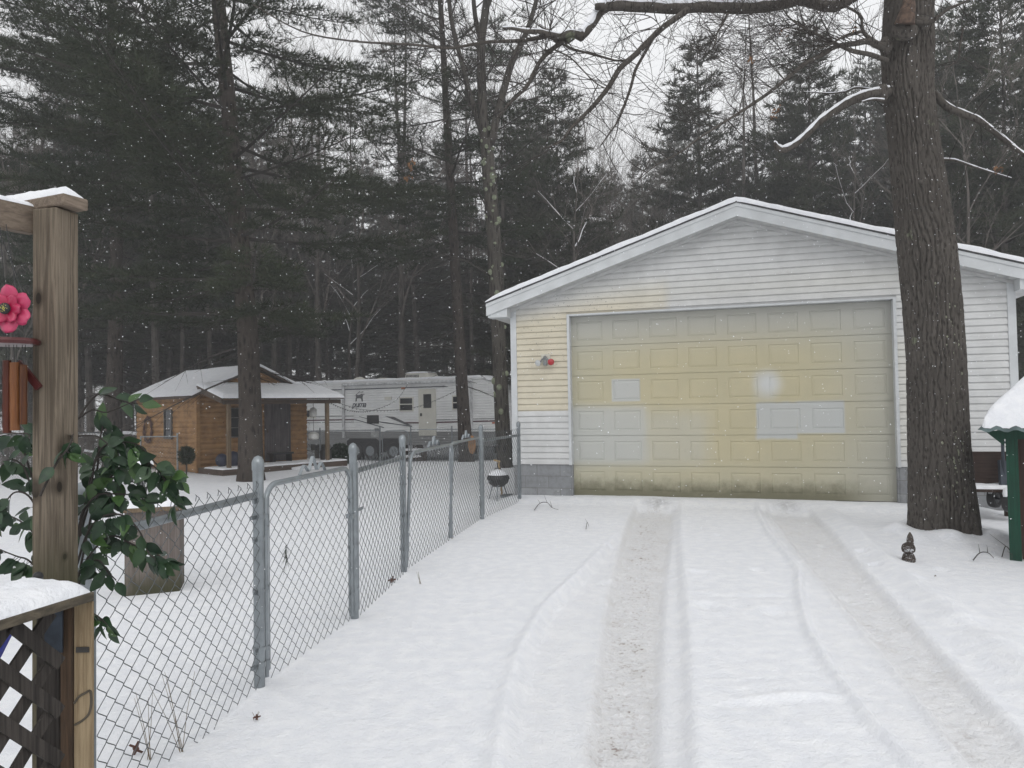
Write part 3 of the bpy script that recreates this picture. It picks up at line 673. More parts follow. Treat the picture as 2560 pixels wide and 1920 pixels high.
def swin(name, face, a0, a1, z0, z1, parent, fm, gm=M['dark'], bars=1, off=.035, th=.03):
    m = MB(); w = .03
    def bx(u0, u1, v0, v1, d0, d1, mm):
        if face == 'f': mm.box(u0, u1, -d1, -d0, v0, v1)
        else: mm.box(-d1, -d0, u0, u1, v0, v1)
    bx(a0, a0+w, z0, z1, off-.02, off+th, m); bx(a1-w, a1, z0, z1, off-.02, off+th, m); bx(a0+w, a1-w, z0, z0+w, off-.02, off+th, m); bx(a0+w, a1-w, z1-w, z1, off-.02, off+th, m)
    for i in range(bars):
        zz = z0+(z1-z0)*(i+1)/(bars+1); bx(a0+w, a1-w, zz-.01, zz+.01, off-.02, off+th-.01, m)
    o = m.build(name, fm, parent); g = MB(); bx(a0+w, a1-w, z0+w, z1-w, off-.04, off+.005, g); g.build('pane', gm, o); return o
wz1 = 1.66
fr = simple('weathered_frame', (.12, .115, .105), .8)
swin('window', 'f', .78, 1.22, .86, wz1, shed, fr, bars=2); swin('window', 's', 1.42, 1.9, .84, 1.64, shed, fr, bars=2)
m = MB(); pd = wood('purple_grey_wood', (.07, .062, .064), (.14, .125, .125), 2, 30)
for i in range(5): m.box(1.86+i*.16, 1.86+i*.16+.154, -.06, -.03, .17, 1.9)
dr = m.build('door', pd, shed)
m = MB(); m.box(1.92, 1.95, -.085, -.06, .95, 1.05); m.build('handle', M['dkwood'], dr)
m = MB()
for k in range(5):
    n = 28; rr = .30+.02*k
    m.tube([(-.07+.02*math.sin(j*1.9+k), 2.94+rr*.75*math.cos(2*PI*j/n)*(1+.05*math.sin(j*2+k)), 1.08+rr*math.sin(2*PI*j/n)*(1+.05*math.cos(j*3+k))) for j in range(n+1)], .012, 5)
wr = m.build('wreath', simple('vine', (.09, .05, .04), .9)); wr.location = SHL; wr.rotation_euler = (0, 0, SA); tag(wr, 'round reddish vine wreath on the left wall of the log sided shed', 'wreath')
def shedpt(x, y, z): c, s_ = math.cos(SA), math.sin(SA); return Vector((SHL[0]+c*x-s_*y, SHL[1]+s_*x+c*y, z))
# hanging feeders at the porch end
for i, (px, y1_, y2_, wd) in enumerate([(783, 1000, 1042, 9), (784, 1065, 1100, 13)]):
    a = shedpt(3.45, -.75, 0); Y_ = a.y; p1 = D(px, y1_, Y_); p2 = D(px, y2_, Y_); ptop = D(px, 1000, Y_); m = MB()
    f_ = empty('bird_feeder', (p2.x, p2.y, p2.z), 0, ['small white bird feeder hanging higher under the porch eave', 'larger white bird feeder hanging lower under the porch eave'][i], 'bird feeder', 'bird feeders under the porch eave')
    w_ = wd/F*Y_; hh_ = (y2_-y1_)/F*Y_*.42+.05
    m.lathe([(.001, 0), (w_*.7, .01), (w_, hh_*.2), (w_, hh_*.8), (w_*.6, hh_), (.01, hh_+.02)], (0, 0, 0), 14); m.build('body', simple('white_plastic', (.6, .6, .58), .4), f_, smooth=True)
    m = MB(); m.tube([(0, 0, hh_), (0, 0, D(px, 998, Y_).z-p2.z)], .006, 5); m.build('hanger', M['twig'], f_)
m = MB(); a = G(762, 1172); m.lathe([(.3, -.05), (.33, .03), (.3, .06), (.001, .09)], (a.x, a.y, gz(a)), 20)
for i, v_ in enumerate(m.v): m.v[i] = (a.x+(v_[0]-a.x)*1.1, v_[1], v_[2])
top(m, 'stepping_slab', M['snow'], 'low round snow capped slab on the ground before the shed porch', 'slab', smooth=True)
# ================================================================ TRAILER
TL = D(750, 1020, 31.0); TR = D(1240, 1020, 27.2); TA = math.atan2(TR.y-TL.y, TR.x-TL.x); TLEN = math.hypot(TR.x-TL.x, TR.y-TL.y)
TG = gz((TL.x+3, TL.y-2)); T0 = (TL.x, TL.y, 0.)
tr = empty('travel_trailer', T0, TA, 'long white ribbed travel trailer with grey lower band behind the chain link fence', 'travel trailer')
TB, TT, TBD = .12, 2.60, .64
def tf(px, py): return fit(T0, TA, px, py)
def ribmat(name, c, c2=None):
    t = NT(name); w = t.n('ShaderNodeTexWave'); w.bands_direction = 'Z'; w.wave_profile = 'SIN'; t.l(t.oc, w.inputs[0]); w.inputs['Scale'].default_value = 3.2
    n = t.noise(1.2, 4); cc = t.mix(t.ss(n, .35, .7), c, tuple(q*.86 for q in c))
    return t.done(cc, .45, 0, t.bump(w.outputs['Fac'], .55, .02), .4)
tw = ribmat('trailer_white', (.78, .79, .79)); tg_ = ribmat('trailer_grey', (.24, .245, .245)); cream = simple('cream_door', (.60, .59, .53), .5, 0, .05, 3)
blackm = simple('black_plastic', (.015, .015, .016), .5); maroon = simple('maroon_stripe', (.07, .02, .03), .5); navy = simple('navy_stripe', (.035, .045, .06), .5); dkgrey = simple('grey_stripe', (.1, .105, .11), .5)
m = MB(); x0, x1 = -1.6, TLEN
m.prism([(x0, 0, TBD), (x1-.02, 0, TBD), (x1-.1, 0, 1.6), (x1-.35, 0, TT-.08), (x1-.55, 0, TT), (x0, 0, TT)], (0, 2.45, 0)); m.build('body', tw, tr)
m = MB(); m.prism([(x0, -.004, TB), (x1-.3, -.004, TB), (x1+.02, -.004, .35), (x1+.0, -.004, TBD+.004), (x0, -.004, TBD+.004)], (0, 2.458, 0)); m.build('lower_band', tg_, tr)
m = MB(); m.box(x0-.02, x1-.5, -.03, 2.48, TT, TT+.05); m.build('roof_edge', tw, tr)
roofsnow(tr, [(x0, TT+.05), (x1-.55, TT+.05), (x1-.3, TT-.08)], -.04, 2.48, .09, 'roof_snow', .2, .02)
def stripe(px0, py0, px1, py1, h, mat_, nm='stripe'):
    a, b = tf(px0, py0), tf(px1, py1); m = MB(); m.prism([(a[0], -.012, a[1]-h/2), (b[0], -.012, b[1]-h/2), (b[0], -.012, b[1]+h/2), (a[0], -.012, a[1]+h/2)], (0, .009, 0)); return m.build(nm, mat_, tr)
stripe(700, 979, 1112, 966, .035, navy)
stripe(700, 1052, 885, 1049, .05, maroon); stripe(700, 1058, 885, 1055, .02, dkgrey); stripe(1012, 1057, 1048, 1057, .05, maroon); stripe(1090, 1056, 1242, 1052, .05, maroon)
stripe(700, 1043, 885, 1040, .02, dkgrey); stripe(1090, 1050, 1242, 1046, .02, dkgrey)
stripe(885, 1048, 960, 1069, .03, navy); stripe(898, 1041, 945, 1055, .02, dkgrey); stripe(945, 1054, 1030, 1066, .03, navy)
m = MB(); pg = [tf(*p) for p in ((962, 1040), (985, 1042), (1030, 1064), (1018, 1063))]; m.prism([(p[0], -.014, p[1]) for p in pg], (0, .01, 0)); m.build('stripe', dkgrey, tr)
m = MB(); pg = [tf(*p) for p in ((1085, 968), (1110, 964), (1122, 967), (1108, 968))]; m.prism([(p[0], -.014, p[1]) for p in pg], (0, .01, 0)); m.build('stripe', dkgrey, tr)
def tbox(px0, py0, px1, py1, mat_, nm, dep=.03, par=None, bev=0):
    a, b = tf(px0, py1), tf(px1, py0); m = MB(); m.box(a[0], b[0], -dep, .0, a[1], b[1]); return m.build(nm, mat_, par or tr, bevel=bev)
def twin(px0, py0, px1, py1, vert=False, mid_=True):
    o = tbox(px0, py0, px1, py1, cream, 'window', .03, bev=.02); a, b = tf(px0, py1), tf(px1, py0); w = .05; m = MB(); zm = (a[1]+b[1])/2; xm = (a[0]+b[0])/2
    if vert: m.box(a[0]+w, xm-.015, -.034, -.01, a[1]+w, b[1]-w); m.box(xm+.015, b[0]-w, -.034, -.01, a[1]+w, b[1]-w)
    else: m.box(a[0]+w, b[0]-w, -.034, -.01, a[1]+w, zm-.02); m.box(a[0]+w, b[0]-w, -.034, -.01, zm+.02, b[1]-w)
    m.build('pane', M['dark'], o)
twin(999, 992, 1034, 1029); twin(1131, 988, 1158, 1025); twin(762, 1023, 790, 1046, True)
dr = tbox(1048, 972, 1090, 1089, cream, 'door', .035, bev=.01); a, b = tf(1060, 1020), tf(1079, 985); m = MB(); m.box(a[0], b[0], -.042, -.02, a[1], b[1]); m.build('pane', M['dark'], dr)
a, b = tf(1052, 1040), tf(1056, 1033); m = MB(); m.box(a[0], b[0], -.06, -.03, a[1], b[1]); m.build('handle', blackm, dr)
tbox(918, 1038, 947, 1059, blackm, 'vent', .02); tbox(937, 1071, 947, 1078, dkgrey, 'vent', .02); tbox(928, 1080, 948, 1093, simple('hatch', (.4, .41, .41), .5), 'hatch', .02)
tbox(963, 992, 979, 1000, cream, 'porch_lamp', .05); tbox(1004, 968, 1013, 973, simple('amber', (.35, .12, .03), .3), 'marker_lamp', .03); tbox(1231, 1055, 1239, 1059, simple('amber_b', (.4, .1, .04), .3), 'marker_lamp', .03)
tbox(858, 962, 862, 1095, simple('awning_arm', (.5, .51, .52), .4), 'awning_arm', .07); tbox(1178, 946, 1181, 1075, simple('awning_arm_b', (.5, .51, .52), .4), 'awning_arm', .07)
a, b = tf(858, 966), tf(1181, 950); m = MB(); m.tube([(a[0], -.06, (a[1]+b[1])/2+.02), (b[0], -.06, (a[1]+b[1])/2+.02)], .055, 10); m.build('awning_roll', simple('awning_fabric', (.5, .51, .52), .6), tr, smooth=True)
# wheel wells and wheels
for (px0, px1) in ((868, 948), (952, 1010)):
    a, b = tf(px0, 1125), tf(px1, 1096); m = MB(); m.prism([(a[0], -.012, a[1]-.1), (b[0], -.012, a[1]-.1), (b[0], -.012, b[1]-.1), (b[0]-.15, -.012, b[1]), (a[0]+.15, -.012, b[1]), (a[0], -.012, b[1]-.1)], (0, .3, 0)); m.build('wheel_well', blackm, tr)
for px in (890, 926, 985):
    xx = tf(px, 1125)[0]; zc = TG+.36; m = MB(); n = 24
    def wheelm(prof):
        vs = []
        for (r_, y_) in prof:
            for k in range(n): th = 2*PI*k/n; vs.append((xx+r_*math.cos(th), y_, zc+r_*math.sin(th)))
        return MB().add(vs, [(i*n+k, i*n+(k+1) % n, (i+1)*n+(k+1) % n, (i+1)*n+k) for i in range(len(prof)-1) for k in range(n)])
    o = wheelm([(.2, -.03), (.34, -.03), (.36, 0), (.36, .2)]).build('tyre', blackm, tr, smooth=True); wheelm([(.001, -.02), (.1, -.035), (.2, -.03)]).build('rim', M['galv'], o, smooth=True)
# AC and vents on the roof
a, b = tf(993, 945), tf(1055, 928); m = MB(); m.prism([(a[0], .5, TT+.02), (b[0]+.1, .5, TT+.02), (b[0]-.05, .5, TT+.33), (a[0]+.06, .5, TT+.33)], (0, .75, 0)); o = m.build('air_conditioner', cream, tr, bevel=.04)
m = MB(); 
for i in range(10): m.box(a[0]+.1+i*.06, a[0]+.135+i*.06, .49, .5, TT+.1, TT+.27)
m.build('grille', dkgrey, o); roofsnow(tr, [(a[0]+.05, TT+.33), (b[0]-.05, TT+.33)], .5, 1.2, .07, 'roof_snow', .1)
for (px0, px1, hh) in ((860, 893, .2), (915, 957, .13)):
    a, b = tf(px0, 950), tf(px1, 950); m = MB(); m.ball(((a[0]+b[0])/2, .6, TT+.07), (b[0]-a[0])/2, 8, (1, .6, hh/((b[0]-a[0])/2))); m.build('roof_vent', cream, tr, smooth=True)
# lettering and cat emblem
a = tf(880, 1017); b = tf(916, 1005)
tc_ = bpy.data.curves.new('lettering', 'FONT'); tc_.body = 'puma'; tc_.size = .62; tc_.shear = .35; tc_.extrude = .004; tc_.space_character = .86
to = bpy.data.objects.new('lettering', tc_); COL.objects.link(to)
dg = bpy.context.evaluated_depsgraph_get(); me_ = bpy.data.meshes.new_from_object(to.evaluated_get(dg)); bpy.data.objects.remove(to)
lo = bpy.data.objects.new('lettering', me_); COL.objects.link(lo); lo.parent = tr; me_.materials.append(navy); lo.rotation_euler = (R(90), 0, 0); lo.location = (a[0], -.012, a[1]-.02); bw = max(v.co.x for v in me_.vertices); lo.scale = ((b[0]-a[0])/bw, (b[0]-a[0])/bw*1.0, 1)
m = MB(); ea = tf(889, 1004); cat = [(0, 0), (.1, .02), (.12, .2), (.3, .22), (.45, .18), (.5, 0), (.58, 0), (.56, .25), (.6, .42), (.5, .5), (.36, .44), (.2, .42), (.1, .46), (.02, .4), (.06, .3), (.02, .2)]
m.prism([(ea[0]+x*.62, -.013, ea[1]+y*.62) for x, y in cat], (0, .01, 0)); 
for (u0, v0, u1, v1) in ((-.1, .35, .35, .62), (.3, .55, .62, .6), (.35, .45, .7, .42)): m.prism([(ea[0]+u0*.62, -.013, ea[1]+v0*.62), (ea[0]+u1*.62, -.013, ea[1]+v1*.62), (ea[0]+u1*.62, -.013, ea[1]+v1*.62+.03)], (0, .01, 0))
m.build('emblem', dkgrey, tr)
# steps
a, b = tf(1020, 1130), tf(1072, 1115); st = empty('entry_steps', (T0[0]+math.cos(TA)*a[0], T0[1]+math.sin(TA)*a[0], TG), TA, 'two snowy entry steps below the trailer door', 'steps'); w_ = b[0]-a[0]
m = MB(); m.box(0, w_, -.95, -.5, .16, .2); m.box(0, w_, -.5, -.06, .38, .42); m.build('tread', M['dkwood'], st); m = MB()
for x in (.03, w_-.07): m.mark(); m.box(x, x+.04, -.9, -.1, 0, .155); m.box(x, x+.04, -.48, -.1, .155, .375)
m.build_each('stringer', M['dkwood'], st)
snowtop([(0, -.95, .2), (w_, -.95, .2), (w_, -.5, .2), (0, -.5, .2)], 0, .07, 'snow_layer', st); snowtop([(0, -.5, .42), (w_, -.5, .42), (w_, -.06, .42), (0, -.06, .42)], 0, .07, 'snow_layer', st)
# scissor jack
jx = tf(795, 1121); m = MB(); cx, cz, s_ = jx[0], jx[1]-.02, .19
for a_, b_ in (((-1, 0), (0, 1)), ((0, 1), (1, 0)), ((1, 0), (0, -1)), ((0, -1), (-1, 0))): m.beam((cx+a_[0]*s_, .05, cz+a_[1]*s_), (cx+b_[0]*s_, .05, cz+b_[1]*s_), .04, .05, (0, 1, 0))
m.beam((cx-.15, .05, cz-s_-.02), (cx+.15, .05, cz-s_-.02), .1, .03); m.beam((cx, .05, cz+s_), (cx, .05, TB+.02), .06, .06, (0, 1, 0)); m.build('scissor_jack', blackm, tr)
# string lights from the porch to the trailer
def swag(pts, name, label, n=40, r=.006):
    m = MB(); P = [Vector(p) for p in pts]; q = []
    for i in range(n+1):
        t = i/n; seg = min(int(t*(len(P)-1)), len(P)-2); u = t*(len(P)-1)-seg
        a, b = P[seg], P[seg+1]; pa, pb = P[max(seg-1, 0)], P[min(seg+2, len(P)-1)]
        q.append(.5*((2*a)+(b-pa)*u+(2*pa-5*a+4*b-pb)*u*u+(3*a-pa-3*b+pb)*u**3))
    m.tube(q, r, 4)
    for i in range(1, n, 1): m.ball(q[i]-Vector((0, 0, .02)), .014, 3)
    return top(m, name, blackm, label, 'string lights', 'string lights strung to the trailer')
swag([D(820, 1005, 21.0), D(875, 1026, 22.5), D(930, 1026, 24.5), D(990, 1000, 26.5), D(1022, 955, 28.2)], 'string_lights', 'string of small bulbs swagging from porch post up to the trailer roof')
swag([D(822, 997, 21.0), D(900, 1023, 22.5), D(985, 1025, 24.5), D(1060, 1012, 25), D(1146, 974, 25.2)], 'string_lights', 'string of small bulbs swagging from porch post to the pine trunk by the trailer')
# ================================================================ TREES
def needle_tris(P, Dv, L, w, k, spread=.55):
    """P positions (n,3), Dv directions (n,3) -> (n*k,3,3)"""
    n = len(P); P = np.repeat(P, k, 0); d = np.repeat(Dv, k, 0)+rng.normal(0, spread, (n*k, 3)); d /= np.linalg.norm(d, axis=1)[:, None]+1e-9
    r = rng.normal(0, 1, (n*k, 3)); s_ = np.cross(d, r); s_ /= np.linalg.norm(s_, axis=1)[:, None]+1e-9
    l = L*rng.uniform(.6, 1.2, (n*k, 1)); ww = w*rng.uniform(.7, 1.3, (n*k, 1))
    return np.stack([P-s_*ww/2, P+s_*ww/2, P+d*l], 1)
class SK:   # collects many short tapered 3-sided sticks, vectorised
    def __init__(s): s.a = []; s.b = []; s.ra = []; s.rb = []
    def add(s, a, b, ra, rb): s.a.append(a); s.b.append(b); s.ra.append(ra); s.rb.append(rb)
    def tri(s):
        A, B = np.array(s.a, float), np.array(s.b, float); ra, rb = np.array(s.ra)[:, None], np.array(s.rb)[:, None]
        d = B-A; d /= np.linalg.norm(d, axis=1)[:, None]+1e-9; ref = np.where(np.abs(d[:, 2:3]) < .9, [[0, 0, 1.]], [[1., 0, 0]])
        u = np.cross(d, ref); u /= np.linalg.norm(u, axis=1)[:, None]; w = np.cross(d, u); o = []
        for k in range(3):
            c0, s0, c1, s1 = math.cos(2.094*k), math.sin(2.094*k), math.cos(2.094*(k+1)), math.sin(2.094*(k+1))
            e0, e1 = u*c0+w*s0, u*c1+w*s1
            o.append(np.stack([A+e0*ra, A+e1*ra, B+e1*rb], 1)); o.append(np.stack([A+e0*ra, B+e1*rb, B+e0*rb], 1))
        return np.concatenate(o)
def pine(root, H, tr_, cb, Lmax, seed, trunk_path=None, nl=.15, nw=.011, k=6, dens=1., dead=1., barkm=None, needm=None, whorl=.5, shape=.75, sides=None, dead_len=1.6, trunk_sides=10, dstart=2.6, gap=.08):
    rs = random.Random(seed); barkm = barkm or M['pinebark']; needm = needm or M['needle']
    path = trunk_path or (lambda z: (math.sin(z*.4+seed)*.06, math.cos(z*.3+seed)*.06))
    m = MB(); zs = [-.3, 0, .3]+[i*H/14 for i in range(1, 15)]; zs = sorted(zs)
    m.tube([(*path(z), z) for z in zs], [tr_*(1-.93*max(0, z)/H)*(1.22 if z < .1 else 1.08 if z < .5 else 1) for z in zs], trunk_sides, jit=.03)
    m.build('trunk', barkm, root, smooth=True)
    sk = SK(); P = []; Dd = []; 
    def limb(p, d, L, r, up, n=6):
        pts = [p]; dd = Vector(d)
        for i in range(n):
            dd = (dd+Vector((rs.uniform(-.07, .07), rs.uniform(-.07, .07), up/n+rs.uniform(-.04, .04)))).normalized(); pts.append(pts[-1]+dd*L/n)
        for i in range(n): sk.add(pts[i], pts[i+1], r*(1-.85*i/n), r*(1-.85*(i+1)/n))
        return pts
    z = cb
    while z < H-.15:
        f = (z-cb)/(H-cb); L0 = Lmax*max(.0, (1-f))**shape*(.72+.28*min(1, f*5))+.3
        nb = rs.choice((4, 5, 5, 6)); a0 = rs.uniform(0, 2*PI)
        for j in range(nb):
            a = a0+2*PI*j/nb+rs.uniform(-.35, .35); L = L0*rs.uniform(.6, 1.15)
            if sides and not sides(a, z): continue
            if rs.random() < gap: continue
            el = -.12+.62*f+rs.uniform(-.12, .12); zz = z+rs.uniform(-.15, .15); px, py = path(zz)
            d = Vector((math.cos(a)*math.cos(el), math.sin(a)*math.cos(el), math.sin(el)))
            pts = limb(Vector((px, py, zz)), d, L, .008+.008*L, .22)
            n = len(pts)-1; st = .24/dens; s_ = L*.22; sgn = 1
            while s_ < L:
                t = s_/L; i = min(int(t*n), n-1); b = pts[i].lerp(pts[i+1], t*n-i); bd = (pts[i+1]-pts[i]).normalized()
                sd = bd.cross(Vector((0, 0, 1))).normalized()*sgn; sgn = -sgn
                td = (bd*.75+sd*.8+Vector((0, 0, rs.uniform(-.25, .15)))).normalized(); tl = (.25+.42*L*(1-t))*rs.uniform(.7, 1.2); tl = min(tl, 1.1)
                e = b+td*tl+Vector((0, 0, -.06*tl)); sk.add(b, e, .007, .003)
                q = .12
                while q < tl:
                    c = b.lerp(e, q/tl); P.append(c); Dd.append(td*.8+Vector((0, 0, .35))); 
                    if tl > .5 and rs.random() < .5:
                        s2 = td.cross(Vector((0, 0, 1)))*rs.choice((-1, 1)); c2 = c+(td*.6+s2*.6).normalized()*.17; sk.add(c, c2, .004, .002); P.append(c2); Dd.append(td*.6+s2*.5+Vector((0, 0, .3)))
                    q += .13/dens**.5
                s_ += st*rs.uniform(.8, 1.25)
            P.append(pts[-1]); Dd.append(d)
        z += whorl*rs.uniform(.8, 1.2)
    z = dstart
    while z < cb+1 and dead > 0:
        for j in range(int(3*dead+rs.random())):
            a = rs.uniform(0, 2*PI); L = dead_len*rs.uniform(.3, 1.2); px, py = path(z); el = rs.uniform(-.35, .25)
            if sides and not sides(a, z): continue
            pts = limb(Vector((px, py, z+rs.uniform(-.2, .2))), Vector((math.cos(a), math.sin(a), el)), L, .012+.006*L, -.2)
            for i in range(1, len(pts)-1):
                for _ in range(3):
                    dd = (pts[i+1]-pts[i]).normalized()+Vector((rs.uniform(-.9, .9), rs.uniform(-.9, .9), rs.uniform(-.6, .4))); e = pts[i]+dd*L*.22; sk.add(pts[i], e, .005, .002)
        z += .45
    T1 = sk.tri(); T2 = needle_tris(np.array([tuple(p) for p in P]), np.array([tuple(p) for p in Dd]), nl, nw, k)
    mi = np.concatenate([np.zeros(len(T1)), np.ones(len(T2))])
    tris('crown', np.concatenate([T1, T2]), [M['twig'], needm], mi, root); return root
def bare(root, H, r0, seed, barkm, twigm, spread=.55, levels=5, lean=(0, 0), fork=.35, snow=False, up=.25, crown_from=.3, nfirst=9):
    rs = random.Random(seed); m = MB(); pts = []; n = 10
    for i in range(n+1):
        z = H*i/n; pts.append(Vector((lean[0]*i/n+.12*math.sin(i*.9+seed), lean[1]*i/n+.1*math.cos(i*.8+seed), z-.1)))
    m.tube(pts, [r0*(1-.88*i/n)*(1.2 if i == 0 else 1) for i in range(n+1)], 8, jit=.04); m.build('trunk', barkm, root, smooth=True)
    sk = SK(); sn_ = MB()
    def grow(p, d, L, r, lv):
        n = 4 if lv > 1 else 3; q = p; dd = d.copy(); kids = []
        for i in range(n):
            dd = (dd+Vector((rs.uniform(-.22, .22), rs.uniform(-.22, .22), rs.uniform(-.12, .16)+up*.15))).normalized(); e = q+dd*L/n
            sk.add(q, e, r*(1-.6*i/n), r*(1-.6*(i+1)/n))
            if snow and lv >= levels-2 and abs(dd.z) < .85: sn_.tube([q+Vector((0, 0, r*(1-.6*i/n))), e+Vector((0, 0, r*(1-.6*(i+1)/n)))], [max(.012, r*.8*(1-.5*i/n)), max(.01, r*.8*(1-.6*(i+1)/n))], 5)
            q = e; kids.append((q.copy(), dd.copy(), i))
        if lv <= 0: return
        for (c, cd, i) in kids:
            for _ in range(2 if rs.random() < .55 else 1):
                o = Vector((rs.uniform(-1, 1), rs.uniform(-1, 1), rs.uniform(-.5, .8))); nd = (cd+o*.75).normalized(); grow(c, nd, L*rs.uniform(.45, .68), max(.0035, r*.42), lv-1)
    for i in range(nfirst):
        f = crown_from+(1-crown_from)*i/nfirst; z = f*n; k = min(int(z), n-1); p = pts[k].lerp(pts[k+1], z-k); a = i*2.4+rs.uniform(-.4, .4)
        grow(p, Vector((math.cos(a)*spread, math.sin(a)*spread, .75)).normalized(), H*.34*(1.15-f*.75), r0*.38*(1.15-f*.8), levels-2)
    grow(pts[-1], Vector((0, 0, 1)), H*.15, r0*.12, levels-3)
    tris('crown', sk.tri(), [twigm], None, root)
    if snow and sn_.v: sn_.build('snow_layer', M['snow'], root, smooth=True)
    return root
def at(px, Y): p = D(px, 1000, Y); return (p.x, p.y, gz((p.x, p.y)))
# --- near big pine in front of the shed
b = G(627, 1200); TPX = [D(x, y, b.y) for y, x in ((1200, 627), (950, 624), (760, 617), (500, 588), (250, 570), (0, 546), (-300, 520))]; bt = D(545, 0, b.y+.3); sl = ((bt.x-b.x)/bt.z, (bt.y-b.y)/bt.z)
b1x = b.x
t1 = empty('pine_tree', (b.x, b.y, gz(b)), 0, 'large pine with a thick brown trunk standing in front of the shed', 'pine tree')
pine(t1, 24, .265, 3.8, 6.4, 3, trunk_path=lambda z: (float(np.interp(z, [p.z for p in TPX], [p.x-b1x for p in TPX])), .03*math.sin(z)) if z < TPX[-1].z else (TPX[-1].x-b1x-.04*(z-TPX[-1].z), 0), nl=.22, nw=.018, k=10, dens=1.45, dead=1.0, whorl=.6, gap=.34, dead_len=2.6, trunk_sides=20, shape=.6)
b = at(285, 23.5); t2 = empty('pine_tree', b, 0, 'tall pine just left of the shed, trunk rising beside the weathered post', 'pine tree')
pine(t2, 23, .27, 5.6, 6.0, 5, nl=.23, nw=.02, k=10, dens=1.35, dead=1.0, whorl=.6, gap=.42, dead_len=2.2, trunk_sides=14, shape=.55)
b = at(1163, 24.6); bt = D(1105, 60, 24.6)
t3 = empty('pine_tree', b, 0, 'pine with straight trunk standing in front of the travel trailer door end', 'pine tree'); s3 = (bt.x-b[0])/(bt.z)
pine(t3, 23, .23, 7.0, 4.8, 8, trunk_path=lambda z: (s3*z, .05*math.sin(z)), nl=.23, nw=.02, k=10, dens=1.35, dead=1.1, whorl=.65, gap=.42, dead_len=1.8, trunk_sides=14, shape=.5)
b = at(-130, 20); t4 = empty('pine_tree', b, 0, 'pine with dark boughs reaching into the top left corner of the view', 'pine tree')
pine(t4, 22, .24, 10.5, 6.0, 15, nl=.22, nw=.018, k=10, dens=1.3, dead=.4, whorl=.6, gap=.5, dead_len=2.2, trunk_sides=14, shape=.55)
# --- protos of the woods
G1 = 'pines of the woods behind the yard'; L1 = 'dark green pine of the woods behind the shed and garage'
protos = []
for i, (H_, cb_, Lm, sh) in enumerate([(16, 3.0, 3.9, .8), (18, 4.5, 3.9, .65), (15, 2.0, 3.9, .85), (20, 7, 3.6, .6)]):
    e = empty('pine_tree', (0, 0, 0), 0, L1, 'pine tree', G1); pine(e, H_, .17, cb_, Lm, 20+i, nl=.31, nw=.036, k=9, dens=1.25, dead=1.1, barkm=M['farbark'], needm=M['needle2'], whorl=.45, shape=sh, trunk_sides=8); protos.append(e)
G2 = 'bare trees of the woods behind the yard'; L2 = 'leafless grey brown tree among the pines of the woods'
bprotos = []
for i, (H_, r_, lv) in enumerate([(14, .12, 5), (16, .13, 5), (11, .09, 5)]):
    e = empty('bare_tree', (0, 0, 0), 0, L2, 'bare tree', G2); bare(e, H_, r_, 40+i, M['farbark'], M['greytwig'], levels=lv, spread=.6, nfirst=8); bprotos.append(e)
G3 = 'slim bare tree trunks in the woods'; L3 = 'slim dark trunk with dead twigs deep in the woods'
sprotos = []
for i in range(2):
    e = empty('dead_tree', (0, 0, 0), 0, L3, 'dead tree', G3); rs_ = random.Random(i+90)
    m = MB(); m.tube([(math.sin(z*.3+i)*.12, 0, z-.3) for z in range(0, 17, 2)], [.13*(1-.05*z) for z in range(0, 17, 2)], 7); m.build('trunk', M['farbark'], e, smooth=True); sk = SK()
    for _ in range(150):
        z = rs_.uniform(1, 15); a = rs_.uniform(0, 2*PI); l = rs_.uniform(.5, 2.2); p = Vector((math.sin(z*.3+i)*.12, 0, z)); q = p+Vector((math.cos(a)*l, math.sin(a)*l, rs_.uniform(-.5, .2))); sk.add(p, q, .012, .004)
        for _ in range(4): u = p.lerp(q, rs_.uniform(.3, 1)); sk.add(u, u+Vector((rs_.uniform(-.5, .5), rs_.uniform(-.5, .5), rs_.uniform(-.4, .2))), .006, .003)
    tris('crown', sk.tri(), [M['twig']], None, e); sprotos.append(e)
used = set(); GRP = {'pine_tree': G1, 'bare_tree': G2, 'dead_tree': G3}
def put(lst, i, loc, sc, rz=None, label=None):
    e = lst[i]; rz = random.uniform(0, 6.28) if rz is None else rz
    if id(e) not in used:
        used.add(id(e)); e.location = loc; e.rotation_euler = (0, 0, rz); e.scale = (sc[0], sc[0], sc[1]); r = e
        if label: r['label'] = label
    else: r = clone(e, loc, rz, sc, label or DEF[lst is bprotos and 1 or lst is sprotos and 2 or 0])
    return r
DEF = [L1, L2, L3]
def tree_top(lst, i, Hp, px, pytop, Y, wsc=1., label=None):
    p = at(px, Y); tp = D(px, pytop, Y).z; s_ = (tp-p[2])/Hp; r = put(lst, i, p, (s_*wsc, s_), label=label)
    if label and 'group' in r: del r['group']
    return r
PH = [16, 18, 15, 20]
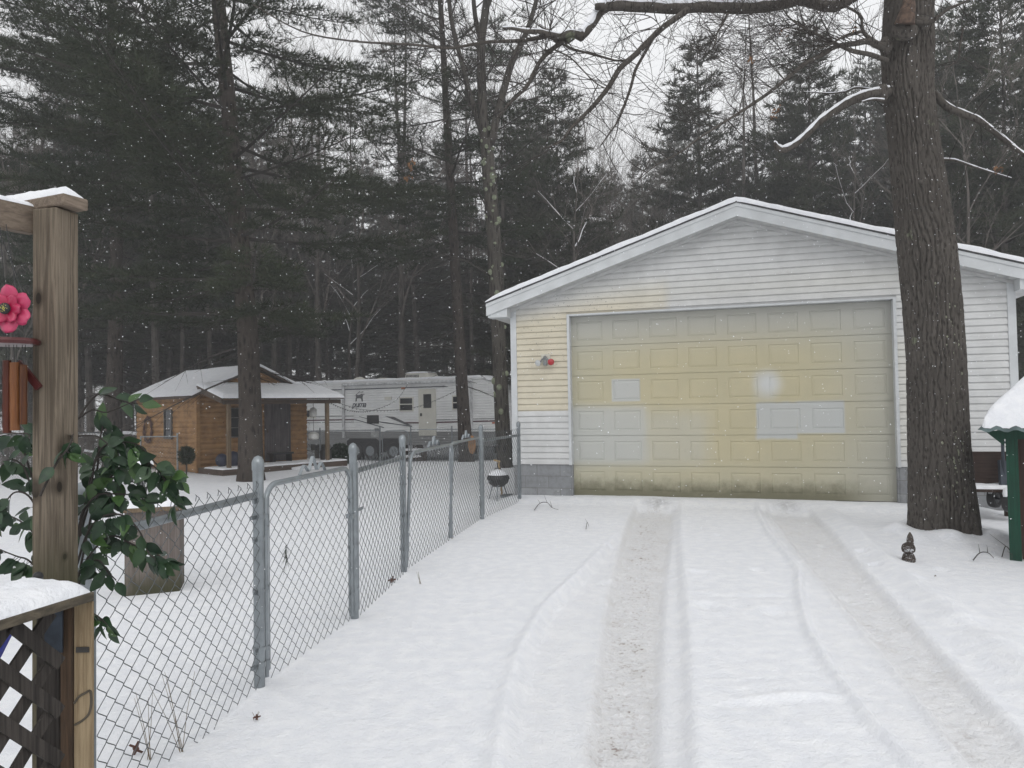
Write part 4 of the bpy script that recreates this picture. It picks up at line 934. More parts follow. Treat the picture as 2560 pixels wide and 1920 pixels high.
# silhouettes readable against the sky on the right
tree_top(protos, 2, 15, 1765, 95, 33, 1.05, 'full pointed pine rising directly behind the garage roof peak')
tree_top(protos, 0, 16, 2045, 60, 30, 1.0, 'pointed pine just left of the big oak trunk, above the garage roof')
tree_top(protos, 2, 15, 1405, 160, 30, .95, 'full pine behind the left slope of the garage roof')
for (px, py, Y_, i) in [(2180, 150, 38, 0), (1880, 330, 40, 2), (1620, 380, 42, 2), (2400, 20, 27, 0), (2530, -120, 22, 1), (2470, 120, 32, 2), (1290, 300, 36, 0), (1530, 430, 46, 1), (1990, 260, 43, 0), (1330, 260, 44, 1),
                        (2620, 60, 30, 0), (2300, 60, 34, 1), (1700, 330, 50, 0)]:
    tree_top(protos, i, PH[i], px, py, Y_, random.uniform(.9, 1.1))
for (px, py, Y_, i) in [(910, 400, 42, 2), (620, 250, 42, 1), (390, 120, 36, 1), (200, 60, 31, 0), (60, 300, 40, 2), (130, 340, 45, 1), (330, 200, 44, 0), (760, 360, 46, 1), (1040, 380, 44, 0), (1120, 360, 48, 2), (540, 260, 48, 0), (-150, 100, 38, 0), (680, 420, 50, 2), (830, 460, 52, 0), (960, 480, 54, 2), (450, 400, 52, 2), (-120, 350, 45, 2)]:
    i = {0: 1, 2: 3}.get(i, i) if px > -100 and (px//10) % 3 else i; tree_top(protos, i, PH[i], px, py, Y_, random.uniform(.9, 1.15))
for (px, py, Y_, i) in [(1480, 240, 36, 0), (1590, 290, 40, 1), (1660, 300, 44, 0), (1540, 260, 31, 2), (1370, 90, 38, 1), (1900, 100, 40, 0), (60, 120, 30, 1), (150, 180, 34, 0), (20, 200, 26, 2), (700, 100, 40, 0), (800, -20, 35, 1), (900, 60, 33, 2), (640, 60, 34, 1), (1010, -100, 32, 0), (2420, 60, 20, 2), (2500, 200, 24, 0), (2350, -50, 30, 1), (100, 30, 24, 2), (1960, 30, 33, 1), (1720, 260, 46, 1), (1250, 60, 33, 2), (1440, 260, 42, 1)]:
    tree_top(bprotos, i, [14*1.15, 16*1.15, 11*1.15][i], px, py, Y_, random.uniform(.85, 1.1))
for k in range(84):
    px = random.uniform(-150, 1400) if k < 68 else random.uniform(1400, 2650); Y_ = random.uniform(30, 52); put(sprotos, k % 2, at(px, Y_), (random.uniform(.7, 1.5), random.uniform(.9, 1.25)))
# far-off wood: one mass
def farwood():
    rs = np.random.default_rng(5); tr_ = SK(); P = []; 
    for _ in range(420):
        y = rs.uniform(52, 110); x = rs.uniform(-.95, .95)*y
        if -.72 < x/y < -.5 and rs.random() < .6: continue
        z0 = float(hz(x, y)); H_ = rs.uniform(13, 20)
        lx = rs.uniform(-.4, .4); tr_.add((x, y, z0-.3), (x+lx, y, z0+H_), rs.uniform(.12, .24), .03)
        n = 150; h = rs.uniform(.3, 1, n)**.9; rad = (1-h)*3.4+.5; a = rs.uniform(0, 2*PI, n); q = rad*np.sqrt(rs.uniform(.05, 1, n))
        P.append(np.stack([x+lx*h+q*np.cos(a), y+q*np.sin(a), z0+h*H_+.02*q], 1))
    P = np.concatenate(P); dv = np.stack([rs.normal(0, 1, len(P)), rs.normal(0, 1, len(P)), rs.normal(-.1, .3, len(P))], 1)
    T2 = needle_tris(P, dv, .75, .16, 3, .6); T1 = tr_.tri()
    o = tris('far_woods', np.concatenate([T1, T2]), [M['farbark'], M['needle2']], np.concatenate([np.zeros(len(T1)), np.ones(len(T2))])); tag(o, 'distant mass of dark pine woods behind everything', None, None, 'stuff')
farwood()
# --- grey oak in the middle (forked, lichen patches)
oy = 19.2
def polyl(pts, Y0, Y1=None): 
    n = len(pts); Y1 = Y0 if Y1 is None else Y1; return [D(p[0], p[1], Y0+(Y1-Y0)*i/(n-1)) for i, p in enumerate(pts)]
def smooth(P, k=4):
    q = []; n = len(P)
    for i in range(n-1):
        a, b = P[i], P[i+1]; pa, pb = P[max(i-1, 0)], P[min(i+2, n-1)]
        for j in range(k): u = j/k; q.append(.5*((2*a)+(b-pa)*u+(2*pa-5*a+4*b-pb)*u*u+(3*a-pa-3*b+pb)*u**3))
    return q+[P[-1]]
def radii(r, n): 
    m = len(r)-1; return [r[min(int(i/(n-1)*m), m-1)]*(1-(i/(n-1)*m-min(int(i/(n-1)*m), m-1)))+r[min(int(i/(n-1)*m), m-1)+1]*(i/(n-1)*m-min(int(i/(n-1)*m), m-1)) for i in range(n)]
b = G(1264, 1170); org = (b.x, b.y, gz(b))
ok = empty('oak_tree', org, 0, 'bare forked oak with pale lichen patches left of the garage', 'oak tree')
px_ = F/oy
m = MB(); tk = [(1264, 1185), (1262, 1150), (1253, 1000), (1247, 850), (1240, 700), (1232, 560), (1222, 430), (1216, 350)]; q = smooth(polyl(tk, oy)); m.tube(q, radii([.26, .2, .19, .185, .19, .18, .175, .165], len(q)), 20, jit=.04); mtrunk = m
m = MB()
mids = [([(1214, 370), (1207, 280), (1204, 200), (1203, 110), (1213, 30), (1222, -60), (1225, -300)], [.15, .13, .12, .11, .1, .08, .04]), ([(1226, 360), (1240, 300), (1262, 215), (1282, 150), (1310, 95), (1330, 40), (1352, -50), (1400, -300)], [.13, .105, .095, .085, .075, .06, .05, .02]),
        ([(1206, 330), (1190, 285), (1172, 230), (1163, 190), (1150, 140), (1130, 60), (1120, -20), (1090, -250)], [.1, .08, .075, .07, .06, .055, .05, .02]), ([(1203, 110), (1188, 40), (1180, -40), (1160, -200)], [.07, .06, .05, .03]), ([(1213, 30), (1232, -30), (1240, -200)], [.06, .05, .03]),
        ([(1252, 290), (1275, 255), (1330, 200), (1345, 160), (1370, 130), (1396, 105)], [.05, .04, .035, .03, .025, .015])]
for pts, rr in mids: q = smooth(polyl(pts, oy, oy-.5)); m.tube(q, radii(rr, len(q)), 12, jit=.04)
m.build('limbs', M['oakmid'], ok, smooth=True, off=org)
def twigs(starts, seed, L, lv, r=.02, off=(0, 0, 0), up=.1, wob=.25):
    rs = random.Random(seed); sk = SK()
    def gr(p, d, L, r, lv):
        n = 5; q = p; dd = d.copy()
        for i in range(n):
            dd = (dd+Vector((rs.uniform(-wob, wob), rs.uniform(-wob, wob)*.7, rs.uniform(-wob, wob)+up*.1))).normalized(); e = q+dd*L/n; sk.add(q-Vector(off), e-Vector(off), r*(1-.7*i/n), r*(1-.7*(i+1)/n)); q = e
            if lv > 0 and rs.random() < .75: gr(q, (dd+Vector((rs.uniform(-1, 1), rs.uniform(-1, 1)*.7, rs.uniform(-.8, .8)))*.8).normalized(), L*rs.uniform(.4, .65), max(.0028, r*.45), lv-1)
    for p, d in starts: gr(p, d, L*rs.uniform(.7, 1.2), r, lv)
    return sk
st = []
for pts, rr in mids:
    q = smooth(polyl(pts, oy, oy-.5))
    for i in range(3, len(q)-1, 2): st.append((q[i], Vector((random.uniform(-1, 1), random.uniform(-.8, .4), random.uniform(-.2, .9))).normalized()))
q = smooth(polyl(tk, oy))
for i in range(16, len(q)-1, 2): st.append((q[i], Vector((random.uniform(-1, 1), random.uniform(-.8, .2), random.uniform(-.1, .6))).normalized()))
tris('crown', twigs(st, 3, 2.2, 3, .022, org).tri(), [M['twig']], None, ok)
rs = random.Random(2); m = mtrunk; m.cm = 1
for i in range(46):   # lichen scabs
    k = rs.randrange(8, len(q)-1) if i < 30 else rs.randrange(20, len(q)-1); p = q[k]; a = rs.uniform(-2.6, -.4); s_ = rs.uniform(.02, .075); rad = .192
    m.ball(p+Vector((math.cos(a)*rad, math.sin(a)*rad, rs.uniform(-.4, .4))), s_, 5, (1, .35, rs.uniform(.8, 1.5)))
m.build('trunk', [M['oakmid'], simple('lichen', (.17, .19, .13), .95, 0, .3, 20, .8, 40)], ok, smooth=True, off=org)
# --- the big oak beside the garage
OY = OAKB[1]; M['bigbark'] = bark('big_oak_bark', (.042, .037, .033), (.10, .09, .08), .35, 34, .7, .012, .03, 1)
prof = [(1420, 2366, 112), (1372, 2366, 106), (1352, 2365, 91), (1320, 2362, 80), (1280, 2360, 77), (1200, 2352, 72), (1100, 2346, 68), (900, 2340, 65.5), (760, 2330, 66), (620, 2316, 66), (480, 2300, 62), (350, 2284, 57), (230, 2270, 57), (120, 2269, 60), (60, 2270, 58), (0, 2272, 56), (-120, 2275, 52), (-300, 2280, 46), (-700, 2290, 36), (-1200, 2300, 24), (-1900, 2310, 5)]
org = (OAKB[0], OAKB[1], gz(OAKB)-.05); oak = empty('oak_tree', org, 0, 'massive oak with deeply ridged bark standing in front of the garage right side', 'oak tree')
cs = [(D(x, y, OY), w/F*OY) for y, x, w in prof]; zz = np.array([c[0].z for c in cs])[::1]; xx_ = np.array([c[0].x for c in cs]); rr_ = np.array([c[1] for c in cs]); o_ = np.argsort(zz)
zz, xx_, rr_ = zz[o_], xx_[o_], rr_[o_]
zl = np.concatenate([np.arange(-.25, 7.5, .02), np.arange(7.5, 15.5, .25)]); na = 260; th = np.linspace(0, 2*PI, na, endpoint=False); TH, ZL = np.meshgrid(th, zl)
def vn(u, v, seed):  # periodic value noise (u wraps at integer period given)
    def h(i, j): s_ = np.sin(i*127.1+j*311.7+seed*74.7)*43758.5453; return s_-np.floor(s_)
    pu = 1; iu, iv = np.floor(u), np.floor(v); fu, fv = u-iu, v-iv; fu = fu*fu*(3-2*fu); fv = fv*fv*(3-2*fv)
    return lambda per: (h(iu % per, iv)*(1-fu)+h((iu+1) % per, iv)*fu)*(1-fv)+(h(iu % per, iv+1)*(1-fu)+h((iu+1) % per, iv+1)*fu)*fv
wig = (vn(TH/(2*PI)*10, ZL*1.6, 3)(10)-.5)*1.1+(vn(TH/(2*PI)*20, ZL*4, 9)(20)-.5)*.5
U = TH/(2*PI)*64+wig*3.0
rdg = 1-np.abs(vn(U, ZL*2.6, 5)(64)-.5)*2; rdg2 = 1-np.abs(vn(U*2, ZL*6.5, 6)(128)-.5)*2; fine = vn(TH/(2*PI)*160, ZL*26, 7)(160)
ZRel = ZL
rad = np.interp(ZL, zz, rr_); flare = sstep(.75, 0, ZL-org[2])
rad = rad*(1+flare*.06*np.sin(TH*5+1)+flare*.03*np.sin(TH*9))+.05*sstep(.3, .0, ZL-org[2])*np.clip(np.sin(TH*4+.7), 0, 1)
def w2(a, b, sd): return vn(TH/(2*PI)*a, ZL*b, sd)(a)-.5
ph1 = TH/(2*PI)*30+w2(9, 1.5, 3)*2.2+w2(18, 4, 8)*1.1+w2(40, 9, 4)*.5; f1 = np.abs(np.sin(PI*ph1)); ph2 = TH/(2*PI)*58+w2(11, 2.5, 13)*2.6+w2(30, 7, 18)*1.2; f2 = np.abs(np.sin(PI*ph2))
crk = np.abs(vn(TH/(2*PI)*34, ZL*7, 23)(34)-.5)*2
rad = rad-((1-sstep(.05, .6, f1))*.026*(.55+.9*(w2(20, 5, 31)+.5))+(1-sstep(.05, .55, f2))*.012+(1-sstep(0, .12, crk))*.006+fine*.006)*np.clip(rad/.3, .3, 1)+.008
XX = np.interp(ZL, zz, xx_)+rad*np.cos(TH); YY = OY+rad*np.sin(TH)
me = bpy.data.meshes.new('trunk'); nz = len(zl); me.vertices.add(nz*na); me.vertices.foreach_set('co', np.stack([XX-org[0], YY-org[1], ZL-org[2]], -1).reshape(-1))
i0 = np.arange(nz-1)[:, None]*na; j0 = np.arange(na)[None, :]; qd = np.stack([i0+j0, i0+(j0+1) % na, i0+na+(j0+1) % na, i0+na+j0], -1).reshape(-1, 4)
me.loops.add(qd.size); me.loops.foreach_set('vertex_index', qd.reshape(-1).astype(np.int32)); me.polygons.add(len(qd)); me.polygons.foreach_set('loop_start', np.arange(0, qd.size, 4, dtype=np.int32)); me.polygons.foreach_set('use_smooth', [True]*len(qd)); me.update(calc_edges=True); me.materials.append(M['bigbark'])
to = bpy.data.objects.new('trunk', me); COL.objects.link(to); to.parent = oak
def limb(pts, Y0, Y1, rr, mat_=None, snow=0, n=12, name='limb'):
    q = smooth(polyl(pts, Y0, Y1)); m = MB(); rd = radii(rr, len(q)); m.tube(q, rd, n, jit=.07); m.build(name, mat_ or M['bigbark'], oak, smooth=True, off=org)
    if snow:
        m = MB(); 
        sq = [p+Vector((0, -rd[i]*.25, rd[i]*1.0)) for i, p in enumerate(q)]; m.tube(sq, [min(snow, r_*.85)*(1+.2*math.sin(i*1.7)) for i, r_ in enumerate(rd)], 8); m.build('snow_layer', M['snow'], oak, smooth=True, off=org)
    return q
def c2p(l): return [(850+a/2.572, b/2.572) for a, b in l]
def c3p(l): return [(1700+a/2.572, b/2.572) for a, b in l]
qs = []
Yl = 7.6
qs.append(limb([(2280, -190), (2200, -60), (2130, -10), (2085, 14), (2050, 12), (2000, 2), (1930, 14), (1850, 20), (1760, 16), (1700, 21), (1620, 18), (1540, 14), (1505, 22), (1480, 60), (1452, 92)], OY, Yl, [.1, .085, .075, .07, .062, .058, .06, .062, .06, .058, .058, .056, .05, .048, .046], snow=.045))
qs.append(limb(c2p([(1700, 45), (1640, 42)]), Yl, Yl, [.045, .03]))
qs.append(limb(c2p([(1560, 240), (1480, 215), (1420, 235), (1360, 225), (1280, 205), (1190, 200), (1120, 185), (1045, 180)]), Yl, Yl-.2, [.046, .034, .03, .028, .024, .02, .016, .01], snow=.01))
qs.append(limb(c2p([(1500, 235), (1430, 270), (1350, 235), (1270, 245), (1150, 262), (980, 268), (860, 285), (700, 310), (500, 290), (320, 280), (60, 262), (-250, 200), (-560, 30)]), Yl, Yl+.5, [.036, .032, .026, .022, .02, .018, .016, .014, .013, .012, .01, .008, .006]))
qs.append(limb(c2p([(1440, 265), (1360, 320), (1290, 390), (1235, 490), (1200, 560), (1150, 610), (1060, 700), (1010, 760)]), Yl, Yl+.3, [.026, .024, .022, .02, .018, .014, .01, .006]))
qs.append(limb(c2p([(1420, 260), (1480, 310), (1590, 340), (1700, 370), (1780, 390), (1850, 385)]), Yl, Yl, [.018, .014, .012, .012, .01, .008]))
qs.append(limb(c2p([(1400, 240), (1340, 200), (1270, 160)]), Yl, Yl, [.016, .012, .006]))
qs.append(limb(c2p([(2240, 60), (2170, 110), (2060, 190), (1980, 270), (1900, 350), (1800, 440), (1740, 540), (1690, 610), (1620, 690), (1540, 770), (1480, 830), (1420, 910), (1300, 960)]), Yl, Yl, [.034, .032, .03, .03, .029, .028, .026, .024, .022, .018, .014, .01, .005]))
qs.append(limb(c2p([(2010, 250), (1960, 340), (1900, 450), (1870, 560), (1820, 700), (1780, 790), (1730, 860), (1680, 930)]), Yl, Yl+.1, [.018, .016, .016, .015, .013, .01, .008, .005]))
qs.append(limb(c2p([(1380, 320), (1480, 370), (1560, 450), (1640, 530), (1710, 570)]), Yl, Yl, [.008, .008, .007, .006, .005]))
qs.append(limb(c2p([(1760, 95), (1900, 90), (2000, 110), (2055, 175), (1960, 190), (1860, 215)]), Yl, Yl, [.006, .005, .005, .004, .004, .003]))
qs.append(limb(c3p([(310, 85), (270, 160), (240, 210), (230, 270), (205, 320)]), Yl, Yl, [.012, .01, .008, .007, .004]))
qs.append(limb(c3p([(1340, 590), (1270, 600), (1180, 620), (1080, 660), (1000, 710), (900, 780), (820, 860), (740, 930), (665, 965), (625, 950), (608, 915)]), OY-.1, OY-.7, [.052, .05, .05, .046, .042, .038, .036, .034, .034, .028, .012], snow=.02))
qs.append(limb(c3p([(1340, 300), (1270, 290), (1210, 265), (1120, 280), (1000, 300), (920, 350), (810, 405), (740, 460), (600, 575), (480, 660), (380, 725), (230, 820), (120, 890), (0, 980), (-150, 1060), (-260, 1150)]), OY-.2, OY-1.2, [.05, .042, .036, .03, .026, .024, .024, .02, .018, .016, .014, .012, .01, .008, .006, .004]))
qs.append(limb(c3p([(1280, 285), (1200, 230), (1170, 180), (1160, 100), (1060, 30), (1000, -60)]), OY-.3, OY-.6, [.026, .022, .018, .014, .01, .006]))
qs.append(limb(c3p([(1330, 390), (1220, 350), (1100, 325), (1000, 280), (900, 230), (780, 170), (700, 110), (660, 50)]), OY-.2, OY-.9, [.03, .026, .022, .018, .014, .012, .008, .004]))
qs.append(limb(c3p([(1180, 200), (1060, 230), (960, 290), (860, 320)]), OY-.4, OY-.7, [.018, .014, .01, .005]))
qs.append(limb(c3p([(1310, 585), (1220, 575), (1130, 565), (1060, 590), (960, 600), (800, 590)]), OY+.2, OY+.3, [.02, .014, .012, .01, .008, .004], snow=.008))
qs.append(limb(c3p([(1310, 650), (1240, 640), (1170, 655)]), OY-.2, OY-.4, [.02, .012, .006], snow=.012))
qs.append(limb(c3p([(1600, 560), (1640, 610), (1720, 690), (1820, 735), (1920, 775), (2020, 850), (2100, 910), (2160, 960), (2230, 1010)]), OY+.1, OY-.4, [.05, .045, .042, .04, .036, .03, .028, .024, .02], snow=.014))
qs.append(limb(c3p([(1660, 1030), (1760, 1030), (1880, 1070), (1990, 1105), (2130, 1145)]), OY+.1, OY+.3, [.018, .014, .012, .01, .005], snow=.009))
qs.append(limb(c3p([(1520, 150), (1600, 145), (1650, 115), (1720, 60), (1790, 30), (1880, -10)]), OY-.3, OY-.6, [.035, .028, .022, .02, .014, .01]))
qs.append(limb(c3p([(1820, 180), (1800, 290), (1790, 380), (1740, 420), (1660, 460)]), OY+.3, OY+.5, [.012, .012, .01, .008, .004]))
# broken stub high on the trunk
m = MB(); q = polyl([(2262, 60), (2268, 30), (2275, -10)], OY-.42, OY-.5); m.tube(q, [.10, .085, .05], 12, jit=.15); m.build('broken_stub', simple('raw_wood', (.10, .066, .048), .9, 0, .4, 20, .8, 60), oak, smooth=True, off=org)
m = MB(); q = polyl([(2262, 85), (2250, 40), (2235, 5)], OY-.36, OY-.42); m.mark(); m.ball(D(2262, 78, OY-.33), .15, 8, (1, .5, .7)); m.mark(); m.ball(D(2214, 115, OY-.2), .09, 8, (.8, .8, 1.2)); m.mark(); m.ball(D(2206, 233, OY-.15), .09, 8, (.8, .8, 1.2)); m.mark(); m.ball(D(2304, 455, OY-.30), .03, 6); m.mark(); m.ball(D(2307, 60, OY-.25), .1, 8, (1, .6, 1)); m.build_each('burl', M['bigbark'], oak, smooth=True, off=org)
st = []
for j, q in enumerate(qs):
    if j in (1, 12, 18): continue
    for i in range(max(2, int(len(q)*.2)), len(q), 3 if j in (0,) else 2):
        if j == 0 and i < 20: continue
        st.append((q[i], Vector((random.uniform(-1, .6), random.uniform(-.6, .6), random.uniform(-.8, .8))).normalized()))
T1 = twigs(st, 12, .5, 1, .006, org, wob=.2).tri()
st = []
for q in (qs[13], qs[15], qs[14], qs[16]):
    for i in range(4, len(q), 1):
        if q[i].x > 2.0: st.append((q[i], Vector((random.uniform(-1, .1), random.uniform(-.6, .6), random.uniform(-.25, .7))).normalized()))
T2 = twigs(st[::2], 13, 1.1, 3, .006, org, wob=.22).tri()
tris('twigs', np.concatenate([T1, T2]), [M['twig']], None, oak)
rs = random.Random(4); m = MB()   # lichen on the lower trunk
for i in range(300):
    a = rs.gauss(-1.3, .32); h = rs.choice([rs.gauss(.75, .16), rs.gauss(1.02, .12), rs.uniform(.4, 3)]); s_ = rs.uniform(.006, .018)
    p = Vector((float(np.interp(h, zz, xx_)), OY, h)); rad_ = float(np.interp(h, zz, rr_))-.012; m.ball(p+Vector((math.cos(a)*rad_, math.sin(a)*rad_, 0)), s_, 4, (1, .6, 1))
m.build('lichen', simple('lichen_b', (.26, .27, .2), .95, 0, .3, 20, .8, 60), oak, smooth=True, off=org)
m = MB()   # dead oak leaves still hanging
def leafquad(m, c, s_, rs):
    u = Vector((rs.uniform(-1, 1), rs.uniform(-1, 1), rs.uniform(-1, 1))).normalized(); v = u.orthogonal().normalized(); w = u.cross(v)*.25
    m.add([c, c+v*s_*.35+u*s_*.4+w*s_, c+u*s_, c-v*s_*.35+u*s_*.5+w*s_], [(0, 1, 2), (0, 2, 3)])
for (px, py, Y_, n) in [(1028, 412, 12, 14), (1022, 442, 12, 8), (1880, 148, 7.6, 8), (1932, 288, 7.9, 10), (1960, 82, 7.9, 5), (2495, 425, 8.6, 12), (1945, 272, 7.9, 4), (2130, 65, 8, 6)]:
    for _ in range(n): c = D(px+rs.uniform(-9, 9), py+rs.uniform(-12, 12), Y_); leafquad(m, c, rs.uniform(.03, .06)*(Y_/8), rs)
m.build('dead_leaves', simple('dead_leaf', (.20, .105, .05), .8, 0, .3, 10), oak, off=org)
# snowy bare trees behind the garage roof
for (px, py, pyt, Y_, sd, lb) in [(1450, 720, 430, 24, 61, 'small bare tree with snow lined limbs behind the left roof slope'), (2150, 560, 380, 26, 62, 'bare tree with snow lined limbs beside the big oak, behind the garage'), (880, 960, 640, 36, 63, 'bare tree with snowy limbs in the woods above the shed roof')]:
    p = at(px, Y_); H_ = D(px, pyt, Y_).z-p[2]; e = empty('bare_tree', p, 0, lb, 'bare tree'); bare(e, H_, .11, sd, M['farbark'], M['greytwig'], spread=.85, levels=4, snow=True, crown_from=.55, nfirst=7, up=.0)
# ================================================================ WOODEN ARBOR POST, RAIL, ORNAMENTS
M['grey_wood'] = wood('weathered_post', (.095, .076, .056), (.225, .185, .14), 2, 70, .8, knots=[(.02, 1.96, .011, .02, 1), (.03, 1.36, .016, .026, 1), (-.03, 1.37, .011, .018, 0), (-.01, 1.15, .008, .01, 0)], greeny=(.95, 1.3))
M['beamwood'] = wood('beam_wood', (.14, .11, .085), (.25, .2, .155), 0, 60, .5); M['endwood'] = wood('end_wood', (.16, .10, .05), (.27, .17, .08), 1, 60, .4)
AY = 2.35; ap = D(139, 1000, AY); ang = math.atan2(ap.x, ap.y); AR = -ang+R(45)
arb = empty('wooden_arbor', (ap.x, ap.y, 0), AR, 'weathered grey wooden arbor post with a top board and beam under snow', 'arbor')
m = MB(); m.box(-.045, .045, -.045, .045, -.05, 2.245); m.build('post', M['grey_wood'], arb, bevel=.006)
def worldlocal(p): c, s_ = math.cos(-AR), math.sin(-AR); x, y = p[0]-ap.x, p[1]-ap.y; return Vector((c*x-s_*y, s_*x+c*y, p[2]))
a = worldlocal(D(82, 553, 2.36)); b = worldlocal(D(-160, 512, 2.12)); bz = D(82, 553, 2.36).z; a.z = b.z = bz
m = MB(); m.beam(a, b, .038, .088); m.build('beam', M['beamwood'], arb, bevel=.004)
a2, b2 = a+Vector((0, 0, .046)), b+Vector((0, 0, .046)); sd = (b2-a2).normalized().cross(Vector((0, 0, 1)))*.019
snowtop([a2-sd, b2-sd, b2+sd, a2+sd], -.003, .022, 'snow_layer', arb, seg=30)
e1 = worldlocal(D(190, 505, 2.33)); e2 = worldlocal(D(-160, 470, 2.62)); e1.z = e2.z = 2.268
m = MB(); m.beam(e1, e2, .088, .038); m.build('top_board', M['beamwood'], arb, bevel=.006)
sd = (e2-e1).normalized().cross(Vector((0, 0, 1)))*.04; e1s = e1.copy(); e1s.z = e2.z = 2.286; e1s = e1s+(e2-e1).normalized()*.012; e1s.z = 2.286
snowtop([e1s-sd, e2-sd, e2+sd, e1s+sd], 0, .042, 'snow_layer', arb, seg=40, amp=.15)
# railing with lattice
RR = D(237, 1480, 1.9); rz = RR.z; rd_ = Vector((-.254, -.967, 0)); rp = Vector((-.967, .254, 0))
rail = empty('porch_railing', (RR.x, RR.y, 0), 0, 'snow capped wooden porch railing with dark criss cross lattice at lower left', 'railing'); ro = (RR.x, RR.y, 0); R0 = Vector((RR.x, RR.y, 0))
M['railwood'] = wood('rail_wood', (.07, .06, .045), (.15, .125, .09), 1, 60, .6); M['newwood'] = wood('yellow_wood', (.20, .145, .085), (.36, .28, .175), 2, 60, .4); M['brownwood'] = wood('brown_wood', (.045, .03, .02), (.12, .075, .045), 2, 60, .5); M['blackwood'] = wood('dark_lattice_wood', (.022, .019, .017), (.06, .052, .046), 2, 60, .6)
def RP(s_, p, z): return R0+rd_*s_+rp*p+Vector((0, 0, z))
ct = rz+.002; m = MB(); m.prism([RP(0, 0, ct-.024), RP(1.2, 0, ct-.024), RP(1.2, .2, ct-.024), RP(0, .2, ct-.024)], (0, 0, .024)); m.build('cap_board', M['railwood'], rail, bevel=.004, off=ro)
sn2 = snowtop([tuple(RP(1.2, .003, ct)-Vector(ro)), tuple(RP(.008, .003, ct)-Vector(ro)), tuple(RP(.004, .2, ct)-Vector(ro)), tuple(RP(1.2, .2, ct)-Vector(ro))], 0, .036, 'snow_layer', rail, seg=60, amp=.22)
m = MB(); 
def facebox(px0, px1, Yd, z0, z1, th): 
    a, b = D(px0, 1700, Yd), D(px1, 1700, Yd); m.obox(((a.x+b.x)/2, Yd+th/2, (z0+z1)/2), ((b.x-a.x)/2, 0, 0), (0, th/2, 0), (0, 0, (z1-z0)/2))
m = MB(); facebox(184, 231, 1.90, 0, ct-.026, .010)
ytw = NT('yellow_wood_marked')
M['newwood'] = wood('yellow_wood', (.20, .145, .085), (.36, .28, .175), 2, 60, .4)
m.build('end_board', M['newwood'], rail, bevel=.003, off=ro)
m = MB(); facebox(150, 183, 1.905, 0, ct-.028, .09); m.build('side_board', M['brownwood'], rail, bevel=.003, off=ro)
m = MB(); facebox(90, 149.5, 1.96, 0, ct-.03, .09); m.build('rail_post', M['blackwood'], rail, bevel=.003, off=ro)
m = MB(); facebox(111, 156, 1.893, D(130, 1632, 1.893).z, ct-.03, .004); m.build('steel_bracket', simple('dark_steel', (.035, .045, .06), .45, .6, .3, 20), rail, off=ro)
m = MB(); facebox(189, 222, 1.896, D(200, 1632, 1.896).z, D(200, 1618, 1.896).z, .003); m.build('paint_mark', simple('black_smudge', (.03, .028, .026), .8), rail, bevel=.001, off=ro)
m = MB(); q = smooth([D(x, y, 1.899) for x, y in ((186, 1758), (197, 1742), (212, 1733), (226, 1728), (228, 1760), (222, 1785), (205, 1802), (187, 1812))]); m.tube(q, .0032, 6); m.build('paint_mark', simple('black_smudge_b', (.075, .062, .045), .9), rail, off=ro)
# lattice: two layers of slats
m = MB(); zb_, zt_ = .35, ct-.03; sL = .12; sR = 1.0
for lay, sg in ((0, 1), (1, -1)):
    for k in range(-14, 24):
        c0_ = .03+k*.118; A = []; 
        # line s - c0 = sg*(z - zb)
        pts = []
        for z_ in (zb_, zt_): pts.append((c0_+sg*(z_-zb_), z_))
        (sa, za), (sb, zb2) = pts
        if sa > sb: sa, za, sb, zb2 = sb, zb2, sa, za
        lo, hi = max(sa, .075), min(sb, 1.1)
        if hi-lo < .03: continue
        f = lambda s_: za+(zb2-za)*(s_-sa)/(sb-sa)
        m.beam(RP(lo, .03+lay*.009, f(lo)), RP(hi, .03+lay*.009, f(hi)), .031, .008, tuple(rp))
m.build('lattice', M['blackwood'], rail, off=ro)
# blue strap and black clamp
m = MB(); q = smooth([D(42, 1545, 2.1), D(28, 1570, 2.1), D(12, 1600, 2.1), D(-8, 1640, 2.1)]); m.tube(q, .012, 8); top(m, 'blue_strap', simple('blue_plastic', (.01, .02, .25), .4), 'bright blue plastic strap hanging behind the lattice', 'strap', smooth=True)
m = MB(); q = smooth([D(76, 1478, 2.15), D(84, 1452, 2.15), D(94, 1440, 2.15), D(100, 1452, 2.16)]); m.tube(q, .010, 8); m.ball(D(95, 1441, 2.14), .014, 6); top(m, 'black_clamp', blackm, 'black clamp handle on the snowy railing at the foot of the arbor post', 'clamp', smooth=True)
